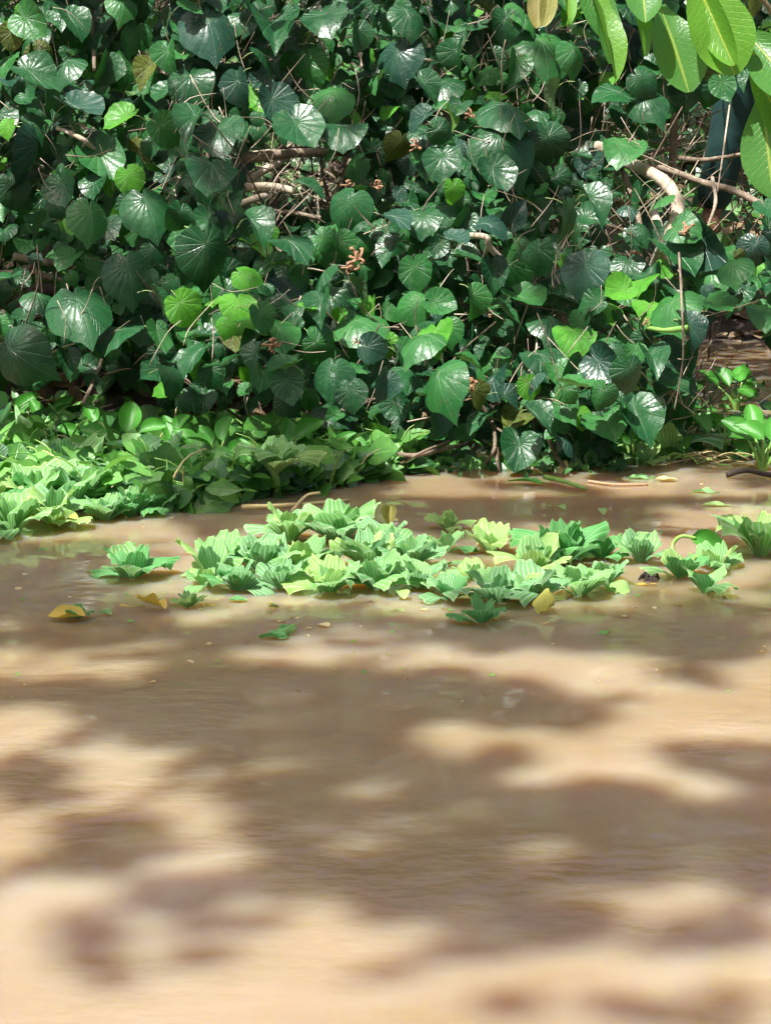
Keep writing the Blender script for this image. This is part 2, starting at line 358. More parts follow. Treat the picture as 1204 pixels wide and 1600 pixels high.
# windows in the foliage where branches, litter or the backwater show (cx, cy, rx, ry, strength)
GAPS = [(455, 285, 85, 62, 1), (1140, 560, 62, 80, 1), (1160, 590, 60, 60, 1), (40, 440, 60, 42, .95), (30, 520, 60, 35, .6), (1130, 270, 100, 115, 1), (1050, 270, 90, 80, .97),
        (940, 215, 70, 50, .9), (1000, 340, 60, 60, .95), (735, 395, 42, 30, .8), (890, 180, 75, 60, .6), (1120, 60, 90, 60, .8), (700, 170, 45, 30, .5), (960, 20, 80, 30, .6), (60, 590, 120, 40, .8),
        (430, 640, 70, 30, .6), (200, 5, 60, 20, .5), (240, 110, 30, 40, .5), (250, 260, 40, 30, .5), (1180, 190, 60, 90, .9), (760, 530, 50, 16, .5), (150, 610, 160, 25, .8), (560, 650, 80, 35, .5),
        (1170, 690, 60, 60, .95), (230, 400, 30, 30, .6), (1180, 430, 40, 30, .5), (950, 110, 60, 40, .4), (1020, 165, 40, 40, .6)]
def gap(px, py, grow=0):
    s = 0
    for cx, cy, rx, ry, k in GAPS:
        rx += grow; ry += grow
        q = ((px - cx) / rx) ** 2 + ((py - cy) / ry) ** 2
        if q < 1.0: s = max(s, k)
        elif q < 1.5: s = max(s, k * .4)
    return s
def bush_floor(px):      # lowest foliage line
    return float(np.interp(px, [-80, 0, 90, 200, 330, 420, 500, 600, 700, 950, 1010, 1060, 1100, 1300], [600, 590, 590, 605, 640, 620, 640, 690, 705, 700, 690, 660, 540, 520]))
HERO = [(118,38,66,20,'d'),(50,36,66,55,'m'),(60,118,84,60,'d'),(126,172,80,25,'b'),(188,190,66,-50,'y'),(262,206,66,60,'m'),(60,245,104,5,'b'),(160,252,80,15,'m'),(205,284,54,20,'y'),(143,343,66,-5,'m'),
 (235,328,80,15,'d'),(208,60,56,-15,'m'),(330,44,84,10,'b'),(428,42,86,0,'d'),(430,172,84,15,'b'),(375,142,72,10,'b'),(345,212,66,15,'d'),(330,266,62,-10,'d'),(297,14,44,50,'m'),(470,205,78,20,'d'),
 (535,200,60,0,'d'),(550,262,56,-60,'m'),(488,292,58,70,'d'),(545,325,70,-15,'d'),(325,402,104,10,'d'),(390,430,54,60,'y'),(290,485,70,40,'y'),(248,528,56,-10,'m'),(372,480,46,0,'y'),(350,514,38,-20,'y'),
 (410,500,56,20,'m'),(480,481,34,60,'y'),(203,432,84,10,'d'),(128,482,88,15,'d'),(440,576,60,-20,'m'),(450,606,64,10,'d'),(565,508,68,20,'m'),(582,544,50,80,'b'),(505,542,68,60,'m'),(600,604,58,-25,'b'),
 (655,528,60,-10,'m'),(680,528,58,25,'y'),(640,480,62,-70,'m'),(688,478,60,70,'m'),(740,474,66,10,'m'),(710,377,46,20,'b'),(710,300,44,10,'y'),(770,350,60,60,'b'),(806,335,58,150,'b'),(790,225,92,25,'d'),
 (857,230,80,10,'d'),(775,276,68,15,'d'),(655,190,58,-70,'b'),(692,206,48,70,'d'),(622,230,50,-20,'o'),(690,255,56,0,'d'),(710,92,66,-10,'d'),(620,92,66,10,'b'),(850,78,80,0,'m'),(900,88,60,10,'m'),
 (790,42,60,0,'d'),(800,170,84,0,'d'),(735,122,52,0,'m'),(668,136,56,30,'d'),(958,144,66,-60,'d'),(1006,128,52,45,'d'),(1012,158,52,30,'d'),(1130,138,50,20,'m'),(974,236,56,-10,'m'),(890,345,78,10,'d'),
 (928,318,66,10,'d'),(1030,312,44,0,'m'),(1106,385,76,70,'b'),(1062,398,78,20,'d'),(1066,355,46,60,'m'),(1144,420,46,10,'m'),(1120,478,62,10,'m'),(1200,492,56,0,'m'),(1078,515,62,0,'b'),(1050,483,66,20,'m'),
 (1016,482,46,-10,'y'),(998,440,46,15,'y'),(964,456,58,-60,'y'),(912,430,80,0,'b'),(922,474,52,-90,'d'),(897,524,54,-5,'y'),(944,571,64,60,'b'),(905,604,64,20,'m'),(830,592,42,-20,'b'),(984,588,66,10,'d'),
 (1000,655,84,10,'d'),(950,664,70,20,'m'),(893,690,56,10,'b'),(868,676,48,-60,'m'),(810,706,62,-10,'d'),(685,652,66,-15,'d'),(684,597,74,30,'m'),(745,620,56,40,'o'),(768,594,52,40,'b'),(796,624,54,80,'b'),
 (735,566,56,70,'m'),(28,556,84,60,'d'),(12,202,36,0,'y'),(865,150,60,20,'m'),(1200,330,40,10,'d'),(560,60,60,0,'d'),(508,30,60,20,'d'),(590,130,44,20,'m'),(640,30,52,0,'d'),(100,100,50,0,'d'),
 (165,108,60,-30,'d'),(262,90,56,10,'m'),(20,300,60,10,'d'),(100,300,62,20,'d'),(60,360,60,-10,'d'),(280,340,50,-20,'d'),(400,350,60,5,'d'),(460,380,62,15,'d'),(500,430,60,-20,'d'),(560,450,58,10,'d'),
 (610,390,60,-10,'d'),(650,430,66,10,'m'),(620,340,52,20,'b'),(660,345,46,0,'d'),(840,400,58,10,'d'),(770,430,60,0,'d'),(820,470,60,15,'m'),(860,500,56,-10,'d'),(790,490,56,0,'d'),(850,560,58,10,'d'),
 (700,520,50,10,'m'),(620,640,56,10,'d'),(750,660,56,0,'d'),(840,650,60,10,'d'),(1050,600,56,20,'d'),(1020,560,56,0,'d'),(940,620,52,-20,'m'),(420,90,66,-5,'d'),(480,110,70,10,'m'),(520,150,54,0,'m'),
 (300,130,56,10,'d'),(300,190,62,0,'d'),(20,60,50,0,'o'),(250,470,60,10,'d'),(180,520,62,0,'d'),(300,560,60,0,'d'),(350,570,56,20,'m'),(270,590,56,-10,'d'),(400,560,56,10,'d'),(520,590,62,0,'d'),(550,620,56,10,'d'),(500,480,50,10,'d')]
BUSHES = [
 ('hibiscus bush with the biggest heart leaves, above the widest mass of water lettuce', -200, 385),
 ('dark middle hibiscus bush with dried brown flowers and a gap showing stacked bare branches', 385, 800),
 ('hibiscus bush with a thick pale branch bent like a hook, beside the backwater', 800, 1400)]
bush_of = lambda px: 0 if px < BUSHES[0][2] else (1 if px < BUSHES[1][2] else 2)
bush_obj = []
for i, (lab, a, b) in enumerate(BUSHES):
    cx = [150, 600, 960][i]
    base = at(cx, 700, 7.3); base.z = max(0.02, bank_h(base.x, 7.4))
    bush_obj.append(empty('hibiscus_bush', base, lab, 'bush', 'broad leaved hibiscus bushes along the bank'))
leaves = [[], [], []]   # (priority, mesh idx, tone, matrix)
occupied = []
def make_leaf(px, py, size, ang, tone, Y, pri, r):
    e = R(r.uniform(0, 78)); az = R(r.gauss(0, 40))
    n = Vector((math.sin(az) * math.cos(e), -math.cos(az) * math.cos(e), math.sin(e)))
    a = R(ang); d = Vector((math.sin(a), -.15, -math.cos(a)))
    t = (d - n * d.dot(n)).normalized()
    c = at(px, py, Y); dist = (c - Vector((0, 0, CAMZ))).length
    vis = max(.72, math.sqrt(max(0, 1 - (t.y) ** 2)))
    s = size / F * dist / vis * .67
    base = c - t * s * .30
    return (pri, r.randrange(12), tone, leaf_matrix(base, n, t, s), base)
hr = random.Random(11)
for (px, py, size, ang, tone) in HERO:
    Y = front_Y(px, py) - hr.uniform(.02, .12)
    leaves[bush_of(px)].append(make_leaf(px, py, size, ang, tone, Y, 1000 + size, hr)); occupied.append((px, py, size * .42))
fr = random.Random(5); grid = []
for layer, (n_try, dmin, smin, smax, dy0, dy1) in enumerate([(10000, 19, 22, 62, .03, .3), (8000, 26, 26, 60, .2, .65), (7000, 36, 34, 66, .55, 1.05)]):
    pts = []
    for _ in range(n_try):
        px, py = fr.uniform(-110, 1315), fr.uniform(-130, 720)
        if py > bush_floor(px) + fr.uniform(-12, 12) or py < -95 + 60 * noise.noise(Vector((px / 90, 0, 0))): continue
        gp = gap(px, py, 10)
        if gp and fr.random() < gp: continue
        if any((px - a) ** 2 + (py - b) ** 2 < dmin * dmin * (2.3 if py < -80 else 1) for a, b in pts): continue
        if layer == 0 and any((px - a) ** 2 + (py - b) ** 2 < (c * .8) ** 2 for a, b, c in occupied): continue
        pts.append((px, py))
        size = lerp(smin, smax, fr.random() ** 1.25) * (1.5 if py < -80 else 1)
        rr_ = fr.random(); tone = 'd' if rr_ < .58 else 'm' if rr_ < .86 else 'b' if rr_ < .92 else 'y' if rr_ < .985 else 'o'
        if layer > 0 and tone in 'yo': tone = 'm'
        Y = front_Y(px, max(py, -200)) + fr.uniform(dy0, dy1)
        pri = size - layer * 60 - (200 if (py < -20 or px < -20 or px > 1224) else 0)
        leaves[bush_of(px)].append(make_leaf(px, py, size, fr.gauss(5, 32), tone, Y, pri, fr))
for bi in range(3):
    L = sorted(leaves[bi], key=lambda q: -q[0]); B = bush_obj[bi]; inv = Matrix.Translation(-B.location)
    for (pri, mi, tone, M, base) in L[:98]:
        link('leaf', heart_mesh(mi, tone), B, inv @ M)
    mb = MB(); ml = list('dmybo')
    for (pri, mi, tone, M, base) in L[98:]:
        V, Fc, UV, mt = HEARTS[mi]; ti = ml.index(tone)
        mb.add(xf(V, inv @ M), Fc, UV, fr.random(), [ti if q == 0 else 5 for q in mt])
    o = link('foliage', mb.mesh('foliage', [M_DARK, M_MID, M_YOUNG, M_BLUE, M_OLIVE, M_PETI]), B); tag(o, kind='stuff')

# branches placed where the photo shows them: (bush, [(px,py,Y offset)...], r0, r1, material)
def bpath(pts): return [at(x, y, front_Y(x, y) + dy) for x, y, dy in pts]
BR = [
 (2, [(880,205,.5),(930,228,.35),(985,256,.2),(1035,282,.1),(1058,318,.08),(1050,355,.15),(1030,395,.3),(1010,450,.5)], .023, .021, M_PALE),
 (2, [(960,255,.45),(1030,262,.35),(1100,286,.3),(1150,300,.3),(1215,335,.25)], .011, .014, M_BARK),
 (2, [(1060,247,.4),(1100,250,.35),(1166,240,.35)], .010, .007, M_BARK),
 (2, [(1112,278,.25),(1117,315,.2),(1105,355,.2)], .007, .005, M_PALE),
 (2, [(970,262,.4),(992,320,.35),(1005,385,.35)], .009, .011, M_BARK),
 (2, [(1020,330,.5),(1032,370,.5),(1040,430,.6)], .016, .018, M_PALE),
 (2, [(1060,395,-.05),(1064,470,-.1),(1066,560,-.12),(1053,640,-.15)], .0042, .0025, M_BARK),
 (2, [(1010,512,-.1),(1040,516,-.15),(1075,512,-.1)], .006, .010, M_HYS),
 (2, [(1145,120,.1),(1130,230,.1),(1120,300,.15)], .003, .003, M_PALE),
 (2, [(850,640,.1),(862,700,-.02),(905,760,-.06)], .006, .005, M_BARK),
 (2, [(833,500,0),(838,540,0),(826,580,.05)], .004, .003, M_PALE),
 (1, [(380,248,.35),(450,240,.35),(540,238,.35)], .018, .016, M_BARK),
 (1, [(372,290,.4),(410,268,.35),(450,245,.4)], .015, .013, M_PALE),
 (1, [(384,292,.3),(425,292,.28),(462,300,.3)], .015, .014, M_PALE),
 (1, [(350,328,.35),(395,312,.3),(430,302,.35)], .014, .012, M_PALE),
 (1, [(330,350,.5),(420,330,.5),(520,345,.5)], .010, .010, M_BARK),
 (1, [(715,368,.1),(757,370,.05),(764,385,.05),(792,415,.1)], .010, .012, M_PALE),
 (1, [(762,372,.06),(757,400,.1),(748,414,.15)], .008, .005, M_PALE),
 (1, [(600,62,.1),(650,90,.1),(690,97,.15)], .008, .006, M_PALE),
 (1, [(745,625,0),(768,660,-.05),(772,700,-.06),(756,728,-.05)], .007, .006, M_TWIG),
 (1, [(770,665,-.05),(795,682,-.06),(812,690,-.06)], .005, .003, M_TWIG),
 (1, [(775,700,-.03),(778,730,-.05),(790,755,-.08)], .007, .004, M_TWIG),
 (1, [(735,300,.4),(742,340,.4),(750,400,.5)], .012, .014, M_BARK),
 (1, [(470,660,.25),(540,640,.2),(600,618,.3)], .010, .008, M_TWIG),
 (1, [(600,700,-.05),(640,712,-.08),(700,700,0),(740,690,.1)], .008, .006, M_TWIG),
 (1, [(620,728,-.1),(660,706,-.05),(700,690,0)], .005, .004, M_TWIG),
 (0, [(-20,428,.3),(35,425,.25),(60,405,.25),(80,385,.3)], .013, .012, M_BARK),
 (0, [(24,400,.4),(60,408,.35),(96,410,.35)], .014, .012, M_PALE),
 (0, [(38,418,.35),(75,432,.35),(120,445,.4)], .011, .010, M_BARK),
 (0, [(28,520,.45),(38,475,.4),(60,455,.4),(110,450,.45)], .022, .026, M_DKBARK),
 (0, [(0,530,.3),(45,502,.28),(92,480,.3)], .014, .013, M_BARK),
 (0, [(38,562,.25),(70,525,.25),(96,498,.3)], .014, .014, M_PALE),
 (0, [(90,200,.1),(125,215,.05),(150,235,.05)], .008, .008, M_PALE),
 (0, [(145,10,.1),(146,60,.1),(148,112,.1)], .006, .007, M_BARK),
 (0, [(160,400,.35),(210,395,.35),(250,375,.35)], .013, .016, M_BARK),
 (0, [(130,630,.1),(150,590,.15),(160,560,.3)], .007, .006, M_TWIG),
]
for (bi, pts, r0, r1, mt) in BR:
    mb = MB(); P = bpath(pts); B = bush_obj[bi]; P = [p - B.location for p in P]
    tube(mb, P, r0, r1, sides=10, n=7, knob=.18)
    link('branch', mb.mesh('branch', [mt]), B)
# trunks rising from the bank + a tangle of fine twigs
tr = random.Random(3)
for bi, (a, b) in enumerate([(-60, 385), (400, 790), (810, 1070)]):
    B = bush_obj[bi]
    for k in range(4):
        px = lerp(a, b, (k + .5) / 4) + tr.uniform(-25, 25)
        top = at(px + tr.uniform(-60, 60), tr.uniform(40, 200), front_Y(px, 100) + .6); bot = at(px, 560, 7.6)
        bot.z = bank_h(bot.x, bot.y) - .05
        mid = bot.lerp(top, .5) + Vector((tr.uniform(-.12, .12), tr.uniform(-.1, .1), 0))
        mb = MB(); tube(mb, [bot - B.location, mid - B.location, top - B.location], .028, .012, sides=8, n=8, knob=.15)
        link('trunk', mb.mesh('trunk', [M_BARK]), B)
    mb = MB()
    for k in range(420):
        px, py = tr.uniform(a - 40, b + 40), tr.uniform(-60, bush_floor((a + b) / 2))
        if 1060 < px < 1190 and 60 < py < 390: continue
        Y = front_Y(px, py) + tr.uniform(.15, 1.1); p = at(px, py, Y)
        an = tr.gauss(R(75), R(50)); L = tr.uniform(.08, .36); d = Vector((math.cos(an), tr.uniform(-.5, .5), math.sin(an))) * L
        q = p + d; m = p.lerp(q, .5) + Vector((tr.uniform(-1, 1), tr.uniform(-1, 1), tr.uniform(-1, 1))) * L * .14
        r_ = tr.choice([.0016, .002, .003, .0045])
        tube(mb, [p - B.location, m - B.location, q - B.location], r_, r_ * .6, sides=4, n=3, mat=tr.choice([0, 0, 1]))
    for k in range(110):
        px, py = tr.uniform(a - 40, b + 40), tr.uniform(-60, bush_floor((a + b) / 2) - 20)
        if 1060 < px < 1190 and 60 < py < 390: continue
        p = at(px, py, front_Y(px, py) + tr.uniform(-.04, .12)); an = tr.gauss(R(80), R(45)); L = tr.uniform(.05, .2); q = p + Vector((math.cos(an), tr.uniform(-.3, .6), math.sin(an))) * L
        m = p.lerp(q, .5) + Vector((tr.uniform(-1, 1), tr.uniform(-1, 1), tr.uniform(-1, 1))) * L * .2
        tube(mb, [p - B.location, m - B.location, q - B.location], tr.choice([.0014, .002, .0028]), .0011, sides=4, n=3, mat=tr.choice([0, 1, 1]), knob=.2)
    tag(link('twigs', mb.mesh('twigs', [M_TWIG, M_PALE]), B), kind='stuff')
# dried flowers on the bushes
def flower_mesh(seed):
    r = random.Random(seed); mb = MB()
    for k in range(9):
        an = r.uniform(0, 6.28); el = r.uniform(-.4, 1.2); L = r.uniform(.5, 1)
        d = Vector((math.cos(an) * math.cos(el), math.sin(an) * math.cos(el), math.sin(el)))
        q = Vector((r.uniform(-1, 1), r.uniform(-1, 1), r.uniform(-1, 1))) * .4
        tube(mb, [(0, 0, 0), d * L * .5, d * L + q, d * L * .7 + q * 1.6], .10, .17, sides=5, n=3, knob=.4)
    return mb.mesh('dried_flower', [M_FLOWER])
FL = [flower_mesh(1), flower_mesh(2)]
for (px, py, s) in [(560,405,24),(548,420,20),(428,540,20),(590,291,18),(650,230,18),(735,602,20),(1072,362,18),(1008,505,10),(735,180,15),(545,290,16),(557,535,10)]:
    B = bush_obj[bush_of(px)]; p = at(px, py, front_Y(px, py) - .12)
    M = Matrix.Translation(p - B.location) @ Matrix.Rotation(tr.uniform(0, 6), 4, 'Z') @ Matrix.Scale(s / F * 6.8 * .7, 4)
    link('dried_flower', FL[tr.randrange(2)], B, M)

# ------------------------------------------------------------------ litter + background thicket behind the bushes
lr = random.Random(21)
mb = MB()
for k in range(2600):
    x = lr.uniform(-2.6, 3.0); y = bank_edge(x) + lr.uniform(.0, 3.6); z = bank_h(x, y) + lr.uniform(.005, .04)
    n = Vector((lr.gauss(0, .5), lr.gauss(-.3, .5), 1)); a = lr.uniform(0, 6.28)
    V, Fc, UV, mt = HEARTS_LO[lr.randrange(3)]; s = lr.uniform(.03, .085)
    mb.add(xf(V, leaf_matrix(Vector((x, y, z)), n, Vector((math.cos(a), math.sin(a), 0)), s)), Fc, UV, lr.random(), 0)
tag(link('leaf_litter', mb.mesh('leaf_litter', [M_LITTER])), 'brown dead leaves strewn over the shaded bank behind the bushes', 'leaf litter', kind='stuff')
mb = MB()
for k in range(1500):
    px, py = lr.uniform(-60, 1270), lr.uniform(-150, 480); Y = lr.uniform(8.2, 9.8)
    if 1050 < px < 1215 and 50 < py < 390: Y = lr.uniform(9.9, 10.6)
    p = at(px, py, Y)
    if p.z < bank_h(p.x, p.y): p.z = bank_h(p.x, p.y) + .02
    an = lr.gauss(R(80), R(45)); L = lr.uniform(.12, .6); q = p + Vector((math.cos(an), lr.uniform(-.4, .4), math.sin(an))) * L
    m = p.lerp(q, .5) + Vector((lr.uniform(-1, 1), lr.uniform(-1, 1), lr.uniform(-1, 1))) * L * .12
    r_ = lr.choice([.002, .0028, .004, .006]); tube(mb, [p, m, q], r_, r_ * .7, sides=4, n=3, mat=lr.choice([0, 0, 1]))
tag(link('twig_undergrowth', mb.mesh('twig_undergrowth', [M_TWIG, M_PALE])), 'tangle of dry twigs filling the dark space behind the bushes', 'undergrowth', kind='stuff')
def small_blade(n=4, wide=.45, curl=.25):
    V = []; UV = []; Fc = []
    for i in range(n + 1):
        v = i / n; w_ = wide * math.sin(math.pi * min(.98, v * .93 + .04)) ** .8
        for u in (-1, 0, 1):
            V.append((u * w_ * .5, v, -curl * v * v + .12 * abs(u) * w_)); UV.append((u, v))
    for i in range(n):
        for u in (0, 1): a = i * 3 + u; Fc.append((a, a + 1, a + 4, a + 3))
    return np.array(V), Fc, np.array(UV)
SB = [small_blade(), small_blade(wide=.7, curl=.4), small_blade(wide=.9, curl=.1), small_blade(wide=.28, curl=.5)]
mb = MB()
for k in range(5200):
    px, py = lr.uniform(-80, 1290), lr.uniform(-160, 470)
    if px < 850 and lr.random() < .35: continue
    Y = lr.uniform(8.3, 10.4)
    if 1050 < px < 1215 and 50 < py < 390: Y = lr.uniform(9.9, 10.6)
    p = at(px, py, Y)
    if noise.noise(p * 2.2) < -.08: continue
    zb = bank_h(p.x, p.y)
    if p.z < zb: p.z = zb + lr.uniform(.02, .2)
    n = Vector((lr.gauss(0, .5), -lr.uniform(.2, 1), lr.uniform(.3, 1))); a = lr.uniform(0, 6.28)
    V, Fc, UV = SB[lr.randrange(3)]
    mb.add(xf(V, leaf_matrix(p, n, Vector((math.cos(a), 0, math.sin(a))), lr.uniform(.035, .11))), Fc, UV, lr.random(), 0 if lr.random() < .7 else 1)
tag(link('undergrowth', mb.mesh('undergrowth', [M_GCD, M_GC])), 'small leaved undergrowth climbing the bank behind the bushes', 'undergrowth', kind='stuff')

# far trees closing the view beyond the bank
def cloud(mb, c, rad, n, size, r, mats=(0,), tmpl=None):
    for k in range(n):
        d = Vector((r.gauss(0, 1), r.gauss(0, 1), r.gauss(0, 1))).normalized() * (r.random() ** .45)
        p = Vector(c) + Vector((d.x * rad[0], d.y * rad[1], d.z * rad[2]))
        if noise.noise(p * 1.6) < -.18: continue
        n_ = Vector((r.gauss(0, .6), r.gauss(-.3, .6), r.uniform(.2, 1))); a = r.uniform(0, 6.28)
        V, Fc, UV = SB[r.randrange(3)]
        mb.add(xf(V, leaf_matrix(p, n_, Vector((math.cos(a), math.sin(a), -.4)), r.uniform(.7, 1.3) * size)), Fc, UV, r.random(), r.choice(mats))
FT = ['slender dark tree rising from the bank behind the bush with the biggest heart leaves', 'dense dark tree standing behind the middle hibiscus bush',
      'dark tree standing on the bank behind the standing person', 'shady tree at the far end of the backwater']
for i, (x, y, h) in enumerate([(-2.2, 12.2, 1.6), (-.2, 12.8, 1.8), (1.9, 13.0, 1.7), (4.3, 12.4, 1.8)]):
    z = bank_h(x, y); T = empty('bank_tree', (x, y, z), FT[i], 'tree', 'trees behind the bushes')
    mb = MB(); tube(mb, [(0, 0, -.1), (.1, .05, h * .5), (-.05, 0, h)], .09, .04, sides=9, n=6, knob=.12)
    for k in range(5):
        a = lr.uniform(0, 6.28); z0 = lr.uniform(.3, .8) * h
        tube(mb, [(0, 0, z0), (math.cos(a) * .5, math.sin(a) * .4, z0 + .3), (math.cos(a) * 1.1, math.sin(a) * .9, z0 + .45)], .035, .012, sides=6, n=4)
    link('trunk', mb.mesh('trunk', [M_BARK]), T)
    mb = MB(); cloud(mb, (0, 0, h * .55), (1.5, 1.0, h * .58), 3000, .12, lr, (0, 0, 1)); link('crown', mb.mesh('crown', [M_GCD, M_GC]), T)

# ------------------------------------------------------------------ water lettuce
def pistia_blade(seed, wide=.42, recurve=.28, cup=.25, nu=33, nv=13, notch=.05):
    r = random.Random(seed); ph = [r.uniform(0, 6.28) for _ in range(6)]; tw = r.uniform(-.15, .15); rc = recurve * r.uniform(.7, 1.3)
    V = []; UV = []; Fc = []
    for j in range(nv):
        v = j / (nv - 1)
        wv = (.07 + (wide - .07) * math.sin(min(1, v / .8) * 1.5708) ** 1.25) * (1 - .22 * smooth(.7, 1, v))
        for i in range(nu):
            u = 2 * i / (nu - 1) - 1
            L = 1 - .34 * abs(u) ** 3.2 - notch * math.exp(-(u / .16) ** 2) + .012 * math.cos(u * math.pi * 4 + ph[0] * .3) + .04 * math.sin(u * 4 + ph[1]) + .02 * math.sin(u * 9 + ph[4])
            y = v * (1 + (L - 1) * v * v); x = u * wv
            rib = abs(math.sin(u * math.pi * 4)) ** .6
            z = (.020 + .008 * math.sin(u * 3 + ph[5])) * rib * smooth(0, .3, v) - .02
            z += .6 * cup * u * u * wv * (1 - .6 * v) - rc * v ** 3
            z += (.035 * v ** 3) * math.sin(3.8 * u + ph[2]) + .028 * v ** 4 * math.sin(9 * u + ph[3]) + tw * u * wv * v
            V.append((x, y, z)); UV.append((u, v))
    for j in range(nv - 1):
        for i in range(nu - 1):
            a = j * nu + i; Fc.append((a, a + 1, a + nu + 1, a + nu))
    return np.array(V), Fc, np.array(UV)
PB = [pistia_blade(i, wide=wd, recurve=rc, cup=cp, notch=nc) for i, (wd, rc, cp, nc) in enumerate(
    [(.40, .25, .3, .05), (.48, .15, .2, .03), (.36, .35, .5, .07), (.50, .45, -.1, .04), (.44, .10, .1, .09), (.30, .2, .6, .02), (.54, .3, .15, .05), (.42, .7, .2, .05), (.38, .5, .4, .0), (.46, .3, .35, .08), (.34, .1, .8, .03), (.50, .6, .1, .1)])]
PM = {'g': M_P1, 'b': M_P2, 'l': M_P3, 'y': M_P4, 'd': M_P5}
_pc = {}
def pmesh(i, tone):
    if (i, tone) not in _pc:
        mb = MB(); V, Fc, UV = PB[i]; mb.add(V, Fc, UV, rng.random()); _pc[i, tone] = mb.mesh('lettuce_leaf', [PM[tone]])
    return _pc[i, tone]
pr = random.Random(99)
def rosette(px, py, size, n, tones, label, openness=1.0, zoff=0.0, name='water_lettuce', group='water lettuce plants', lean=0.0, faceup=0.0):
    """size = leaf length in photograph pixels; leaves spiral from upright heart to spread outer ones"""
    p = on_water(px, py, zoff); s = 1.22 * size / F * (p - Vector((0, 0, CAMZ))).length
    T = empty(name, p, label, 'water lettuce', group)
    a0 = pr.uniform(0, 6.28)
    for k in range(n):
        t = (k + .5) / n; an = a0 + k * 2.4 + pr.gauss(0, .12)
        el = R(lerp(85, lerp(62, 26, openness), t ** 1.2) + pr.gauss(0, 6)); ls = s * lerp(.72, 1.02, min(1, t * 1.8)) * pr.uniform(.88, 1.1)
        off = Vector((math.cos(an), math.sin(an), 0)) * s * .10 * t
        M = Matrix.Translation(off + Vector((0, 0, -.006 + s * .03))) @ Matrix.Rotation(lean, 4, 'Y') @ Matrix.Rotation(an - math.pi / 2, 4, 'Z') @ Matrix.Rotation(el, 4, 'X') @ Matrix.Rotation(pr.gauss(0, .14), 4, 'Y') @ Matrix.Scale(ls, 4)
        tone = tones[pr.randrange(len(tones))]
        sh = pr.choice([0, 1, 2, 4, 5, 6, 9, 10] if t < .55 else [0, 1, 3, 6, 7, 2, 8, 9, 11])
        link('leaf', pmesh(sh, tone), T, M)
    return T
